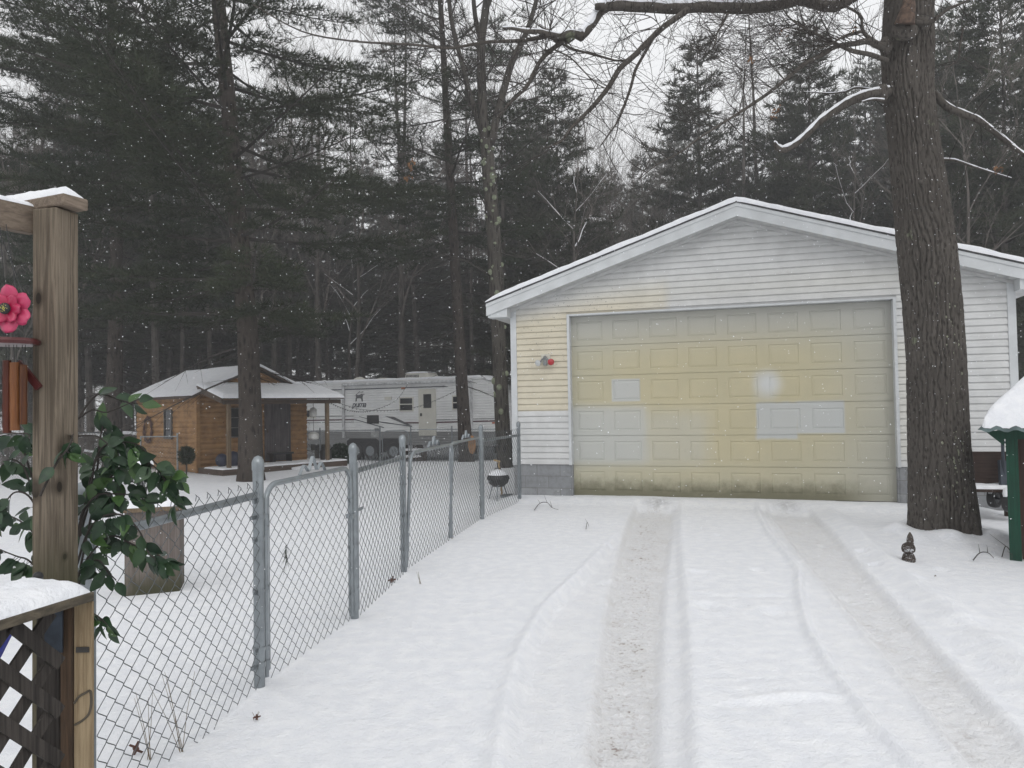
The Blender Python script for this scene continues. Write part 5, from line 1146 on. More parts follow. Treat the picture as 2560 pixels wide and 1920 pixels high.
# pink metal flower
fc = D(21.6, 773, 2.22); pf = empty('metal_flower', (fc.x, fc.y, fc.z), 0, 'pink metal flower with a black centre hanging left of the arbor post', 'ornament')
def pinkmat():
    t = NT('pink_metal'); x, z = t.xyz[0], t.xyz[2]; r_ = t.math('SQRT', t.math('ADD', t.math('MULTIPLY', x, x), t.math('MULTIPLY', z, z)))
    c = t.mix(t.ss(t.math('ADD', r_, t.math('MULTIPLY', t.noise(60, 3), .02)), .02, .075), (.36, .006, .05), (.50, .05, .13)); return t.done(c, .35)
pk = pinkmat(); fa = math.atan2(fc.x, fc.y)
def petal(a0, L, Wd, y0, cup):
    m = MB(); vs = []; N_ = 8; Wn = 5
    for i in range(N_+1):
        s_ = i/N_; w = Wd*math.sin(PI*(.10+.80*s_))**.6*(1+.04*math.sin(s_*30)); r_ = .008+L*s_
        for j in range(Wn):
            u = (j/(Wn-1)-.5)*2; rr2 = r_+(.06*L*(1-abs(u)) if i == N_ else 0); x = u*w; y = y0-cup*s_*s_+.01*abs(u)*s_
            vs.append((math.cos(a0)*rr2-math.sin(a0)*x, y, math.sin(a0)*rr2+math.cos(a0)*x))
    m.add(vs, [(i*Wn+j, (i+1)*Wn+j, (i+1)*Wn+j+1, i*Wn+j+1) for i in range(N_) for j in range(Wn-1)]); o = m.build('petal', pk, pf, smooth=True); so = o.modifiers.new('s', 'SOLIDIFY'); so.thickness = .0012
for k in range(6): petal(PI/2+k*PI/3, .062, .029, 0, .012)
for k in range(6): petal(PI/2+.5+k*PI/3, .036, .0175, -.01, .012)
m = MB(); m.ball((0, -.018, 0), .0175, 8, (1, .5, 1)); m.build('centre', blackm, pf, smooth=True); m = MB(); rs = random.Random(1)
for _ in range(26): a_ = rs.uniform(0, 6.28); r_ = rs.uniform(0, .013); m.ball((r_*math.cos(a_), -.018-.0085*math.sqrt(max(0, 1-(r_/.0175)**2)), r_*math.sin(a_)), .0016, 3)
m.build('stamens', simple('yellow_dots', (.35, .32, .08), .5), pf); pf.rotation_euler = (0, 0, -fa*.0)
m = MB(); up_ = D(15, 560, 2.24)-fc; m.tube([(0.02, .004, .06), tuple(up_)], .0012, 4); m.tube([(.05, .004, .03), tuple(D(-10, 560, 2.2)-fc)], .0012, 4); m.build('string', blackm, pf)
# bamboo wind chime
cc = D(22, 855, 2.26); ch = empty('wind_chime', (cc.x, cc.y, cc.z), 0, 'bamboo wind chime of red brown tubes hanging left of the arbor post', 'wind chime')
rw = simple('red_lacquer', (.065, .012, .012), .35, 0, .3, 8); orr = wood('bamboo_orange', (.13, .045, .018), (.24, .10, .035), 2, 40, .2, rough=.4); redt = wood('bamboo_red', (.06, .014, .009), (.11, .03, .015), 2, 40, .2, rough=.35); bkt = wood('bamboo_dark', (.03, .008, .007), (.30, .12, .03), 2, 10, .2, rough=.35)
m = MB(); m.lathe([(.001, -.008), (.08, -.009), (.085, 0), (.08, .009), (.001, .01)], (0, 0, 0), 32); m.build('top_disc', rw, ch, smooth=True)
def W3(px, py, Y_=2.26): return D(px, py, Y_)-cc
for (x0_, x1_, y0_, y1_, mt) in ((8, 27, 901, 1082, redt), (26, 48, 906, 1076, orr), (50, 67, 912, 1061, bkt), (-22, -4, 905, 1070, orr)):
    m = MB(); xm = (x0_+x1_)/2; rad_ = (x1_-x0_)/2/F*2.26; a_, b_ = W3(xm, y0_), W3(xm, y1_); n = 12; pts = [a_.lerp(b_, i/n) for i in range(n+1)]
    m.tube(pts, [rad_*(1.07 if i in (3, 8) else 1) for i in range(n+1)], 14); o = m.build('tube', mt, ch, smooth=True); m = MB(); m.tube([a_+Vector((0, 0, -.01)), W3(xm-3, 862)], .001, 4); m.tube([a_+Vector((0.005, 0, -.01)), W3(xm+5, 862)], .001, 4); m.build('string', blackm, o)
m = MB(); m.beam(W3(46, 905, 2.30), W3(98, 970, 2.30), .012, .02); m.build('striker', rw, ch)
m = MB(); m.tube([W3(20, 846), W3(0, 560)], .001, 4); m.tube([W3(60, 846), W3(60, 823), W3(20, 600)], .001, 4); m.build('hanger', blackm, ch)
# ================================================================ FICUS
rs = random.Random(11); base = D(150, 1600, 2.62); base.z = 0
fic = empty('artificial_plant', (base.x, base.y, 0), 0, 'glossy green leafy artificial ficus sprays around the arbor post', 'plant'); fo = (base.x, base.y, 0)
stems = [([(170, 1560), (205, 1400), (240, 1250), (290, 1180), (340, 1150), (390, 1170), (425, 1225), (438, 1260)], 2.55), ([(170, 1500), (200, 1330), (230, 1180), (255, 1120), (300, 1105), (350, 1115), (395, 1165), (430, 1190), (445, 1200)], 2.6),
         ([(180, 1400), (205, 1290), (240, 1240), (290, 1235), (340, 1240), (380, 1260)], 2.5), ([(190, 1420), (220, 1330), (260, 1290), (310, 1290), (350, 1330), (370, 1380), (395, 1400)], 2.48),
         ([(190, 1450), (230, 1380), (280, 1340), (330, 1360), (380, 1380), (415, 1400)], 2.52), ([(190, 1480), (215, 1420), (245, 1400), (270, 1430), (290, 1450)], 2.5),
         ([(150, 1480), (120, 1350), (80, 1250), (40, 1230), (10, 1260), (-20, 1300)], 2.5), ([(130, 1400), (95, 1280), (60, 1170), (20, 1150), (-10, 1190)], 2.55), ([(130, 1450), (95, 1350), (60, 1310), (25, 1290), (-20, 1280)], 2.6),
         ([(120, 1500), (95, 1430), (70, 1400), (40, 1390), (-10, 1370)], 2.5), ([(200, 1340), (240, 1190), (250, 1100), (262, 1060), (290, 1080)], 2.6), ([(140, 1300), (100, 1160), (75, 1090), (40, 1085), (0, 1090)], 2.7), ([(100, 1250), (60, 1120), (90, 1100), (110, 1090)], 2.6),
         ([(195, 1560), (225, 1535), (250, 1545), (270, 1565)], 2.4), ([(100, 1240), (140, 1160), (170, 1120), (183, 1085)], 2.24), ([(200, 1040), (220, 1010), (250, 985), (300, 1000), (345, 1010)], 2.6), ([(190, 1050), (230, 1025), (270, 1030), (340, 1000)], 2.6), ([(195, 1090), (240, 1090), (270, 1110)], 2.6), ([(200, 1300), (230, 1200), (240, 1150), (280, 1140), (300, 1180)], 2.55), ([(190, 1350), (225, 1260), (270, 1200), (310, 1200), (350, 1210)], 2.6)]
ms = MB(); ml = MB(); ml2 = MB(); ml3 = MB()
def leaf(mb_, p, d, L, roll):
    d = d.normalized(); s_ = d.cross(Vector((0, -1, .2))); s_ = s_.normalized() if s_.length > .05 else Vector((1, 0, 0)); nn = s_.cross(d); s_ = (s_*math.cos(roll)+nn*math.sin(roll)); nn = s_.cross(d)
    W_ = L*.25; n = 6; vs = []
    for i in range(n+1):
        t = i/n; w = W_*(math.sin(PI*t**.8)**.85 if 0 < t < 1 else 0)*(1-.25*t)*1.25; c = p+d*L*t+nn*(-.10*L*t*t)+s_*(.015*L*math.sin(t*9))
        vs += [c-s_*w+nn*(w*.28), c, c+s_*w+nn*(w*.28)]
    mb_.add(vs, [f for i in range(n) for f in ((3*i, 3*i+3, 3*i+4, 3*i+1), (3*i+1, 3*i+4, 3*i+5, 3*i+2))])
for pts, Y_ in stems:
    q = smooth(polyl(pts, Y_, Y_+rs.uniform(-.12, .12)), 5); ms.tube(q, radii([.004, .003, .0018], len(q)), 6)
    thin = 1 if pts[0][0] not in (200, 190, 195) or pts[0][1] > 1200 else 0
    for i in range(4, len(q), 1):
        for r_ in range(2 if thin else 1):
            if rs.random() < (.5 if thin else .75): continue
            d = (q[min(i+1, len(q)-1)]-q[i-1]).normalized()*.5+Vector((rs.uniform(-.7, .7), rs.uniform(-.6, .4), rs.uniform(-1.3, .25))); p = q[i]; dn = d.normalized()
            e = p+dn*.012; ms.tube([p, e], .001, 4); L = rs.uniform(.05, .078)*Y_/2.55
            leaf(rs.choices((ml, ml2, ml3), (6, 2, 1.2))[0], e, d, L, rs.uniform(-.9, .9))
def leafmat(nm, a, b):
    t = NT(nm); c = t.mix(t.ss(t.noise(18, 3), .35, .65), a, b); c = t.mix(t.ss(t.noise(55, 2), .70, .74), c, (.6, .62, .62)); return t.done(c, .42, 0, None, .4)
ms.build('stems', M['twig'], fic, smooth=True, off=fo)
ml.build('leaves', leafmat('leaf_dark', (.010, .028, .014), (.022, .055, .022)), fic, smooth=True, off=fo); ml2.build('leaves', leafmat('leaf_mid', (.02, .048, .02), (.034, .07, .028)), fic, smooth=True, off=fo); ml3.build('leaves', leafmat('leaf_bright', (.04, .09, .022), (.06, .12, .035)), fic, smooth=True, off=fo)
# ================================================================ YARD OBJECTS
# lantern
lp = G(370, 1262); LY = 6.9; lb = D(352, 1215, LY); lan = empty('garden_lantern', (lb.x, lb.y, 0), 0, 'black garden lantern on a pole with a cone of snow on its roof', 'lantern'); lz = D(352, 1165, LY).z
m = MB(); m.tube([(0.03, 0, -.05), (.03, 0, lz-.24)], .014, 10); m.lathe([(.001, -.27), (.03, -.26), (.035, -.22), (.05, -.2)], (.02, 0, lz), 10); m.build('pole', blackm, lan, smooth=True)
m = MB(); m.lathe([(.11, -.015), (.115, 0), (.1, .012), (.03, .05), (.001, .06)], (0, 0, lz), 6); m.build('lamp_roof', blackm, lan); m = MB()
for k in range(6): a_ = k*PI/3; m.tube([(.095*math.cos(a_), .095*math.sin(a_), lz-.01), (.02+.04*math.cos(a_), .04*math.sin(a_), lz-.2)], .006, 5)
m.build('cage', blackm, lan); m = MB(); m.lathe([(.04, -.195), (.085, -.02)], (0.005, 0, lz), 6)
gm = NT('lantern_glass'); gm.b.inputs['Transmission Weight'].default_value = .9; gm.done((.85, .88, .88), .1); m.build('glass', gm.m, lan)
m = MB(); m.lathe([(.112, .008), (.105, .035), (.06, .085), (.02, .115), (.001, .12)], (0, 0, lz), 20); m.build('snow_layer', M['snow'], lan, smooth=True)
# wooden box
bp = G(380, 1478); bx = empty('wooden_box', (bp.x, bp.y, 0), R(18), 'weathered grey wooden box standing in the snow behind the near fence', 'box'); bw = .25
grb = wood('box_wood', (.12, .10, .09), (.19, .165, .15), 2, 50, .4, greeny=(0, .35)); bh = .78; m = MB()
m.box(-.2, .24, -.12, -.098, -.05, bh-.06); m.box(-.2, -.178, -.098, .24, -.05, bh-.06); m.box(.218, .24, -.098, .24, -.05, bh-.06); m.box(-.178, .218, .22, .24, -.05, bh-.06); m.build('side_panels', grb, bx, bevel=.004)
m = MB(); m.box(-.23, .26, -.15, .26, bh-.058, bh-.02); m.build('lid', M['postwood'], bx, bevel=.004); snowtop([(-.23, -.15, bh-.02), (.26, -.15, bh-.02), (.26, .26, bh-.02), (-.23, .26, bh-.02)], 0, .05, 'snow_layer', bx)
# kettle grill
gp = D(1246, 1230, 12.75); gr = empty('kettle_grill', (gp.x, gp.y, 0), 0, 'black kettle grill with snow on its lid behind the fence near the garage', 'grill')
m = MB(); m.lathe([(.001, .2), (.09, .21), (.165, .27), (.19, .34)], (0, 0, 0), 24); m.build('bowl', blackm, gr, smooth=True); m = MB(); m.lathe([(.195, .335), (.195, .35), (.175, .40), (.12, .45), (.05, .47), (.001, .475)], (0, 0, 0), 24); m.build('lid', blackm, gr, smooth=True)
m = MB(); m.lathe([(.17, .41), (.12, .47), (.05, .495), (.001, .5)], (0, 0, 0), 20); m.build('snow_layer', M['snow'], gr, smooth=True)
m = MB(); m.tube([(-.05, 0, .47), (-.05, 0, .52), (.05, 0, .52), (.05, 0, .47)], .009, 6); m.build('handle', blackm, gr)
for a_ in (.6, 2.6, 4.6): m = MB(); m.tube([(.11*math.cos(a_), .11*math.sin(a_), .24), (.2*math.cos(a_), .2*math.sin(a_), -.03)], .011, 6); m.build('leg', M['galv'], gr)
m = MB(); a_ = D(1251, 1190, 12.9); b_ = D(1258, 1150, 13.0); m.tube([(a_.x+.02, a_.y, .05), (a_.x, a_.y, a_.z), (a_.x-.03, a_.y, b_.z)], .016, 8); m.beam((a_.x-.11, a_.y, b_.z+.01), (a_.x+.0, a_.y, b_.z-.02), .02, .03); top(m, 'tool_handle', simple('ash_wood', (.35, .25, .13), .6), 'pale wooden tool handle standing up behind the kettle grill', 'tool', smooth=True)
m = MB(); a_ = G(1270, 1243); m.lathe([(.001, .0), (.13, .0), (.14, .04), (.11, .055), (.001, .06)], (a_.x, 12.9, 0), 18); top(m, 'metal_pan', M['galv'], 'round metal pan on the snow beside the kettle grill', 'pan', smooth=True)
# evergreen shrub by the porch and small potted tree by the shed
def shrub(px, py0, py1, Y_, w, name, label, n, stem=False, mat_=None):
    p = D(px, py0, Y_); p.z = gz(p); H_ = D(px, py1, Y_).z-p.z; e = empty(name, tuple(p), 0, label, 'shrub'); P = []; r2 = np.random.default_rng(px)
    z = r2.uniform(.45 if stem else .05, 1, n)*H_; r_ = w*np.sqrt(r2.uniform(0, 1, n))*np.sqrt(np.clip(1-((z/H_-(.72 if stem else .4))/(.3 if stem else .62))**2, .03, 1)); a = r2.uniform(0, 6.28, n)
    P = np.stack([r_*np.cos(a), r_*np.sin(a), z], 1); dv = np.stack([np.cos(a), np.sin(a), r2.uniform(-.3, .8, n)], 1); T = needle_tris(P, dv, .09, .04, 4, .7); tris('foliage', T, [mat_ or M['needle']], None, e)
    m = MB(); m.tube([(0, 0, -.05), (.01, 0, H_*.75)], .018, 6)
    if not stem:
        for k in range(6): m.tube([(0, 0, 0), (w*.6*math.cos(k), w*.6*math.sin(k), H_*.7)], .01, 5)
    m.build('stem', M['twig'], e)
shrub(849, 1166, 1112, 22.3, .33, 'evergreen_shrub', 'dark evergreen shrub at the right end of the shed porch', 900, mat_=leafmat('shrub_leaf', (.012, .03, .015), (.025, .05, .022)))
shrub(466, 1184, 1118, 18.4, .17, 'potted_topiary', 'small bushy topiary tree beside the left wall of the shed', 300, True)
m = MB()
for k, (px, r_) in enumerate(((551, .16), (588, .2), (530, .13))): p = shedpt(.35+k*.3, -.6, .32); m.ball(p, r_, 6, (1, 1, 1.1))
top(m, 'planter_pots', simple('navy_pot', (.02, .025, .05), .5), 'dark pots huddled on the shed porch behind the left post', 'pots', smooth=True)
m = MB(); p = shedpt(3.25, -.9, .3); m.lathe([(.001, -.16), (.16, -.16), (.17, .1), (.12, .17), (.001, .18)], p, 14); top(m, 'black_bucket', blackm, 'black bucket on the deck behind the right porch post', 'bucket', smooth=True)
m = MB(); p = shedpt(2.15, -.3, .0); 
m.v = []; mm = MB(); 
for dx in (0, .5): mm.box(dx, dx+.04, 0, .25, 0, .2)
mm.box(-.05, .6, 0, .3, .2, .25); o = mm.build('low_bench', blackm); o.location = tuple(shedpt(1.85, -.55, .165)); o.rotation_euler = (0, 0, SA); tag(o, 'low black bench on the porch before the shed door', 'bench')
# wire rabbit-like twig ornament
tp_ = G(2272, 1405); tw_ = empty('twig_ornament', (tp_.x, tp_.y, gz(tp_)), 0, 'small woven twig figure with a pointed top in the snow by the oak', 'ornament'); hh = .0
def weave(prof, name, seed):
    rs = random.Random(seed); m = MB()
    def at_(t, a): 
        k = t*(len(prof)-1); i = min(int(k), len(prof)-2); f_ = k-i; r_ = prof[i][0]*(1-f_)+prof[i+1][0]*f_; z_ = prof[i][1]*(1-f_)+prof[i+1][1]*f_; return Vector((r_*math.cos(a)+prof[i][2], r_*math.sin(a), z_))
    for k in range(26):
        a = rs.uniform(0, 6.28); t0 = rs.uniform(0, .3); tw = rs.uniform(-3, 3); m.tube([at_(min(1, t0+(1-t0)*j/9), a+tw*j/9) for j in range(10)], .0028, 4)
    for k in range(12): t0 = rs.uniform(.02, .98); m.tube([at_(max(0, min(1, t0+.04*math.sin(j*.8+k))), j*2*PI/14) for j in range(15)], .0028, 4)
    m.build(name, simple('twig_brown', (.07, .055, .045), .9), tw_)
weave([(.055, -.02, 0), (.06, .03, 0), (.045, .075, 0)], 'base', 1); weave([(.02, .075, 0), (.055, .10, 0), (.062, .13, 0), (.05, .165, 0), (.02, .185, 0)], 'head', 2); weave([(.03, .17, .02), (.03, .21, .02), (.022, .25, .02), (.004, .285, .02)], 'pointed_hat', 3)
m = MB(); m.ball((.0, 0, .12), .036, 6); m.ball((0, 0, .02), .035, 6); m.build('glint_filling', M['snow'], tw_, smooth=True)  # white balls added to stand in for pale glints through the weave
# bench and cart right of the oak
def garpt(x, y, z): c, s_ = math.cos(GA), math.sin(GA); return Vector((GL[0]+c*x-s_*y, GL[1]+s_*x+c*y, z))
bxL, _ = fit(GL, GA, 2400, 1150, -.6); bxR, _ = fit(GL, GA, 2518, 1150, -.6); bz1 = fit(GL, GA, 2460, 1131, -.6)[1]; bz2 = fit(GL, GA, 2460, 1208, -.6)[1]; bz3 = fit(GL, GA, 2460, 1216, -.75)[1]
bn = empty('garden_bench', tuple(garpt(bxL, -.6, 0)), GA, 'dark brown bench with a curved back against the garage wall', 'bench'); bl = bxR-bxL; brn = wood('bench_brown', (.035, .022, .018), (.065, .042, .034), 0, 30, .3)
m = MB(); poly = [(0, 0, bz1), (bl, 0, bz1), (bl, 0, bz2+.08), (bl*.8, 0, bz2+.01), (bl*.5, 0, bz2-.01), (bl*.2, 0, bz2+.01), (0, 0, bz2+.08)]; m.prism(poly, (0, .03, 0)); m.box(-.02, bl+.02, -.012, .04, bz1-.14, bz1+.01); m.build('backrest', brn, bn)
m = MB(); m.box(-.02, bl+.02, -.4, .0, bz3-.05, bz3-.01); m.build('seat', brn, bn); snowtop([(-.02, -.4, bz3-.01), (bl+.02, -.4, bz3-.01), (bl+.02, -.02, bz3-.01), (-.02, -.02, bz3-.01)], 0, .04, 'snow_layer', bn)
for x in (0, bl-.05):
    for y in (-.38, -.02): m = MB(); m.box(x, x+.05, y, y+.05, 0, bz3-.052); m.build('leg', brn, bn)
ca = empty('hand_cart', tuple(garpt(6.2, -1.3, 0)), 0, 'dark hand cart with two snow topped rubber tyres beside the green posts', 'cart'); co_ = Vector(ca.location)
tl = []
for (px, py, Y_, r_) in ((2486, 1244, 10.0, .135), (2524, 1253, 9.6, .14)):
    c = D(px, py, Y_)-co_; axd = Vector((.55, -.83, 0)).normalized(); u = Vector((.83, .55, 0)); tl.append(c)
    def ring(prof, nm, mt, par):
        n = 28; vs = []
        for (a_, b_) in prof:
            for k in range(n): th_ = 2*PI*k/n; vs.append(c+u*math.cos(th_)*a_+Vector((0, 0, 1))*math.sin(th_)*a_+axd*b_)
        return MB().add(vs, [(i*n+k, i*n+(k+1) % n, (i+1)*n+(k+1) % n, (i+1)*n+k) for i in range(len(prof)-1) for k in range(n)]).build(nm, mt, par, smooth=True)
    o = ring([(r_*.5, .04), (r_*.75, .055), (r_*.95, .045), (r_, .02), (r_, -.02), (r_*.95, -.045), (r_*.75, -.055), (r_*.5, -.04)], 'tyre', blackm, ca); ring([(.001, .02), (r_*.2, .045), (r_*.25, .02), (r_*.5, .04), (r_*.5, -.04)], 'rim', dkgrey, o)
    m = MB(); pts = [c+u*math.cos(a_)*r_+Vector((0, 0, math.sin(a_)*r_+.005)) for a_ in np.linspace(.45, 2.7, 9)]; m.tube(pts, [.02, .035, .045, .05, .05, .05, .045, .035, .02], 10); m.build('snow_layer', M['snow'], o, smooth=True)
m = MB(); hb = D(2512, 1235, 9.8)-co_; ht = D(2506, 1105, 9.9)-co_; m.tube([tl[0], tl[1]], .015, 6); m.tube([hb, ht, ht+Vector((-.04, 0, .03))], .02, 8); m.tube([hb+Vector((.16, 0, 0)), ht+Vector((.12, 0, -.02)), ht], .02, 8); m.beam(hb+Vector((-.0, 0, .1)), ht+Vector((-.0, 0, -.25)), .12, .05, (0, 1, 0)); m.build('handle_frame', simple('dark_blue_steel', (.03, .04, .055), .5, .3), ca)
# green roofed stand
gp_ = G(2540, 1402); gs = empty('roofed_stand', (gp_.x, gp_.y, 0), R(-34), 'green wooden stand with a corrugated roof under thick snow at the right edge', 'stand'); grn = wood('green_paint', (.003, .035, .02), (.006, .06, .034), 2, 40, .3, rough=.6); eT = D(2462, 1082, 6.9)
et = Vector((-.27, -.25, eT.z-.03)); pz = et.z-.02
for (x, y) in ((0, 0), (1.15, 0), (0, .9), (1.15, .9)): m = MB(); m.box(x-.05, x+.05, y-.045, y+.045, -.05, pz+.02); m.build('post', grn, gs, bevel=.004)
m = MB(); m.mark(); m.box(-.12, 1.3, -.07, -.047, pz-.03, pz+.055); m.prism([(-.22, -.066, pz+.05), (-.06, -.066, pz+.05), (-.06, -.066, pz-.1)], (0, .015, 0)); m.mark(); m.box(-.12, 1.3, .947, .97, pz-.03, pz+.055); m.build_each('beam', grn, gs)
m = MB(); m.box(.052, 1.1, .0, .03, .02, pz-.032); m.box(.052, .06, .03, .9, .02, pz-.05); m.build('back_panel', wood('red_brown_panel', (.035, .02, .016), (.07, .038, .03), 2, 30, .3), gs)
hx0, hx1, hy0, hy1 = et.x, 1.45, -.28, 1.2
def hipz(x, y, sl=1.02): return pz+.055+sl*min(x-hx0, hx1-x, y-hy0, hy1-y)
def hipsheet(inset, extra, corr, n=56):
    m = MB(); A = [hx0+inset+(hx1-hx0-2*inset)*i/n for i in range(n+1)]; B = [hy0+inset+(hy1-hy0-2*inset)*i/n for i in range(n+1)]; vs = []
    for x in A:
        for y in B:
            e = min(x-A[0], A[-1]-x, y-B[0], B[-1]-y); k = 1 if extra == 0 else math.sqrt(max(0, 1-(1-min(1, e/.11))**2))
            w_ = .013*math.sin(x*42) if corr and e < .3 else 0
            if extra and e < .13: w_ = -.012*abs(math.sin(x*21+y*21))*(1-e/.13)
            vs.append((x, y, hipz(x, y, 1.02-(.12 if extra and e > .5 else 0))+w_+extra*k*(1+.15*float(sn(x, y, .5, 3)))))
    m.add(vs, [(i*(n+1)+j, (i+1)*(n+1)+j, (i+1)*(n+1)+j+1, i*(n+1)+j+1) for i in range(n) for j in range(n)]); return m
hipsheet(0, 0, True).build('roof', simple('corrugated', (.10, .14, .14), .5, .4), gs, smooth=True)
hipsheet(.03, .12, False).build('snow_layer', M['snow'], gs, smooth=True)
# fallen twigs, stems and leaves on the snow
def twigthing(pts, label, r=.006, Y=None):
    P = [G(x, y, .02) for x, y in pts]; m = MB()
    lift = [0, .05, .09, .06, .02, 0, .03, .0]; P = [p+Vector((0, 0, gz(p)+lift[i % 8]*.5)) for i, p in enumerate(P)]; m.tube(smooth(P), radii([r, r*.8, r*.4], len(smooth(P))), 5)
    for i in range(1, len(P)-1): m.tube([P[i], P[i]+Vector((random.uniform(-.12, .12), random.uniform(-.1, .1), random.uniform(.03, .12)))], [r*.6, r*.2], 4)
    return top(m, 'fallen_twig', M['twig'], label, 'twig', 'fallen twigs on the snow')
twigthing([(1336, 1275), (1350, 1262), (1368, 1264), (1380, 1274), (1396, 1276)], 'forked fallen twig lying in the snow before the garage wall, left of the door')
twigthing([(1465, 1322), (1468, 1310), (1472, 1324)], 'tiny twig poking from the snow left of the tyre tracks', .004)
twigthing([(2433, 1402), (2450, 1392), (2470, 1396), (2485, 1405)], 'thin arched twig on the snow between the oak and the green stand', .006)
twigthing([(2505, 1395), (2515, 1380), (2530, 1400), (2528, 1410)], 'small weed with seed heads beside the green post', .005)
def tuft(px, py, hpx, label, n=5):
    p = G(px, py); m = MB(); rs = random.Random(int(px)); h_ = hpx/F*p.y
    for _ in range(n): a = Vector((rs.uniform(-.4, .4), rs.uniform(-.3, .3), 1)); m.tube([p+Vector((rs.uniform(-.02, .02), 0, gz(p)-.02)), p+a*h_*.5+Vector((0, 0, gz(p))), p+a*h_+Vector((a.x*.1*h_*6*.3, 0, gz(p)))], [.0018, .0014, .0008], 4)
    top(m, 'dry_grass_tuft', simple('dry_grass', (.16, .12, .07), .9), label, 'grass tuft', 'dry grass tufts along the fence')
tuft(450, 1880, 180, 'dry grass stalks bent against the mesh at the near end of the fence', 5); tuft(372, 1900, 150, 'dry stalk clump in the near corner of the fence by the railing', 4); tuft(640, 1800, 20, 'tiny dry sprig in the snow right of the first fence post', 3); tuft(1130, 1345, 40, 'dry grass sprig under the centre of the double gate', 4); tuft(1050, 1460, 30, 'dry stems beside the third fence post', 3)
m = MB(); rs = random.Random(9)
def oakleaf(px, py, s_, label):
    p = G(px, py, .01); m = MB(); P = []; n = 18; ax_ = Vector((rs.uniform(-1, 1), rs.uniform(-.3, .3), rs.uniform(.3, 1))).normalized(); bx_ = ax_.cross(Vector((0, -1, .3))).normalized()
    for k in range(n): a = 2*PI*k/n; r_ = s_*(1 if k % 3 else .45)*(1 if abs(math.cos(a)) > .5 else .6); P.append(p+Vector((0, 0, s_*.5+gz(p)))+ax_*math.cos(a)*r_+bx_*math.sin(a)*r_+Vector((0, .012*math.sin(3*a), 0)))
    c = sum(P, Vector())/n; m.add([c]+P, [(0, 1+k, 1+(k+1) % n) for k in range(n)]); o = top(m, 'oak_leaf', simple('brown_leaf', (.11, .05, .035), .8, 0, .3, 10), label, 'leaf', 'dead oak leaves on the snow'); so = o.modifiers.new('s', 'SOLIDIFY'); so.thickness = .001
oakleaf(340, 1880, .035, 'dead brown oak leaf caught in the mesh at the near end of the fence'); oakleaf(980, 1455, .04, 'dead oak leaf on the snow between second and third fence posts'); oakleaf(642, 1797, .02, 'curled dark leaf on the snow right of the first fence post'); oakleaf(2338, 1440, .0001+.01, 'tiny dark leaf on the snow below the oak')
# pine sprig caught in the gate mesh
p = D(715, 1400, 4.75); T = needle_tris(np.array([[0, 0, .1-.01*i] for i in range(12)]), np.array([[0, -.1, -1.]]*12), .09, .0025, 4, .25); o = tris('pine_sprig', T, [M['needle']]); o.location = p; tag(o, 'small pine sprig caught in the mesh of the near walk gate', 'sprig')
# fallen logs and brush at far left
rs = random.Random(21)
for k, (x0_, y0_, x1_, y1_, Y_, r_) in enumerate([(200, 1100, 345, 1092, 26, .13), (0, 1085, 190, 1096, 25, .12), (210, 1135, 330, 1128, 24.5, .08), (-60, 1110, 80, 1090, 23, .1)]):
    a, b = D(x0_, y0_, Y_), D(x1_, y1_, Y_+.6); m = MB(); n = 8; q = [a.lerp(b, i/n)+Vector((0, 0, .04*math.sin(i*1.3+k))) for i in range(n+1)]; org_ = (a.x, a.y, a.z-r_)
    e = empty('fallen_log', org_, 0, ['snowy fallen log left of the shed, right of the arbor post', 'snowy fallen log glimpsed left of the arbor post', 'short thin snowy log lying near the shed corner', 'snowy log at the extreme left edge behind the chime'][k], 'log', 'fallen logs behind the side fence'); m.tube(q, r_, 8, jit=.08); m.build('wood', M['farbark'], e, smooth=True, off=org_); m = MB(); m.tube([p+Vector((0, 0, r_*.75)) for p in q], r_*.75, 8); m.build('snow_layer', M['snow'], e, smooth=True, off=org_)
def brush(name, label, cx0, cx1, Ya, Yb, n, hgt, seed, kind=None):
    rs = random.Random(seed); st = []
    for _ in range(n): px = rs.uniform(cx0, cx1); p = Vector(at(px, rs.uniform(Ya, Yb))); st.append((p, Vector((rs.uniform(-.8, .8), rs.uniform(-.5, .5), rs.uniform(.2, 1))).normalized()))
    T = twigs(st, seed, hgt, 2, .018, (0, 0, 0), wob=.25).tri(); o = tris(name, T, [M['greytwig']]); tag(o, label, None, None, 'stuff')
brush('brush', 'tangled leafless brush at the edge of the woods left of the shed', -80, 350, 23, 30, 110, 1.6, 31)
brush('brush', 'tangled leafless undergrowth in the woods behind shed and trailer', -100, 1300, 33, 48, 260, 2.6, 32)
# ================================================================ FALLING SNOW
def flakes(n):
    r2 = np.random.default_rng(77); y = np.exp(r2.uniform(math.log(3.0), math.log(17), n)); x = r2.uniform(-.78, .78, n)*y; z = EYE+r2.uniform(-.62, .66, n)*y; ok_ = z > .02
    x, y, z = x[ok_], y[ok_], z[ok_]; n = len(x); r_ = (r2.uniform(.0026, .0062, n)*(.3+y/9))[:, None]
    c = np.stack([x, y, z], 1); ax = r2.normal(0, 1, (n, 3)); ax /= np.linalg.norm(ax, axis=1)[:, None]; bx = np.cross(ax, r2.normal(0, 1, (n, 3))); bx /= np.linalg.norm(bx, axis=1)[:, None]; cx = np.cross(ax, bx); T = []
    V = [c+ax*r_, c+bx*r_, c+cx*r_, c-(ax+bx+cx)*r_*.6]
    for (i, j, k) in ((0, 1, 2), (0, 3, 1), (1, 3, 2), (2, 3, 0)): T.append(np.stack([V[i], V[j], V[k]], 1))
    t = NT('snowflake'); fm = t.done((.9, .92, .95), .8); o = tris('falling_snow', np.concatenate(T), [fm]); tag(o, 'fine snowflakes drifting down in the air', None, None, 'stuff')
flakes(6200)
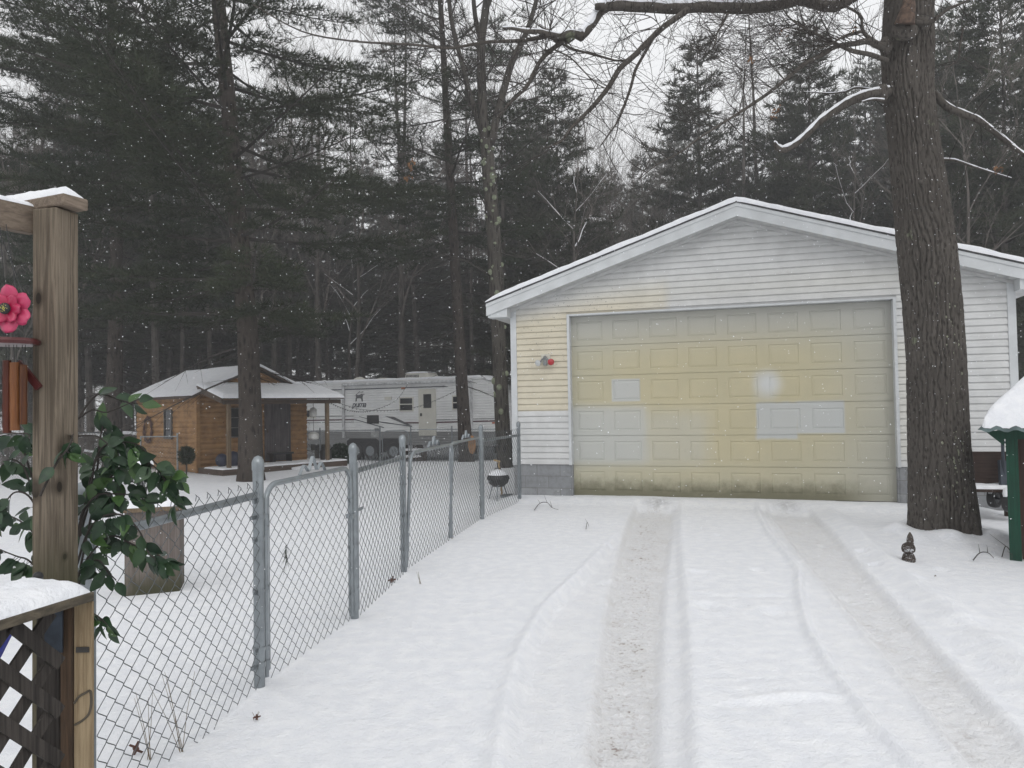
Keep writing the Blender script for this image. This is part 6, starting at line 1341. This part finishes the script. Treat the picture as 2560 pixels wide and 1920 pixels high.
# ================================================================ SKY AND LIGHT
w = bpy.data.worlds.new('World'); S.world = w; w.use_nodes = True; nt = w.node_tree; bg = nt.nodes['Background']
sky = nt.nodes.new('ShaderNodeTexSky'); sky.sky_type = 'NISHITA'; sky.sun_disc = False; sky.sun_elevation = R(42); sky.sun_rotation = R(200); sky.air_density = 1; sky.dust_density = 6
hs = nt.nodes.new('ShaderNodeHueSaturation'); hs.inputs['Saturation'].default_value = .15; nt.links.new(sky.outputs[0], hs.inputs['Color'])
mx = nt.nodes.new('ShaderNodeMix'); mx.data_type = 'RGBA'; mx.inputs[0].default_value = .88; nt.links.new(hs.outputs[0], mx.inputs[6]); mx.inputs[7].default_value = (10.6, 10.7, 10.9, 1)
nt.links.new(mx.outputs[2], bg.inputs[0]); bg.inputs[1].default_value = .1
sl_ = bpy.data.lights.new('sun', 'SUN'); sl_.energy = .6; sl_.angle = R(25); sl_.color = (1, .98, .95); so_ = bpy.data.objects.new('sun', sl_); COL.objects.link(so_); so_.rotation_euler = (R(48), 0, R(200-180))
HAZE = True
if HAZE:
    m = MB(); m.box(-130, 130, -30, 135, -3.2, 24); hm = bpy.data.materials.new('haze'); hm.use_nodes = True; ht_ = hm.node_tree; ht_.nodes.clear(); ou = ht_.nodes.new('ShaderNodeOutputMaterial'); vp = ht_.nodes.new('ShaderNodeVolumePrincipled'); vp.inputs['Color'].default_value = (.95, .96, .98, 1); vp.inputs['Density'].default_value = .0038; ht_.links.new(vp.outputs[0], ou.inputs['Volume'])
    o = m.build('haze', hm); tag(o, 'thin grey snowfall haze filling the air', None, None, 'stuff')
    S.cycles.volume_bounces = 0; S.cycles.volume_step_rate = 1
S.view_settings.view_transform = 'Standard'; S.view_settings.look = 'None'; S.view_settings.exposure = .05; S.view_settings.gamma = 1
S.cycles.max_bounces = 5; S.cycles.diffuse_bounces = 2; S.cycles.glossy_bounces = 2; S.cycles.use_denoising = True; S.cycles.use_adaptive_sampling = True; S.cycles.adaptive_threshold = .02
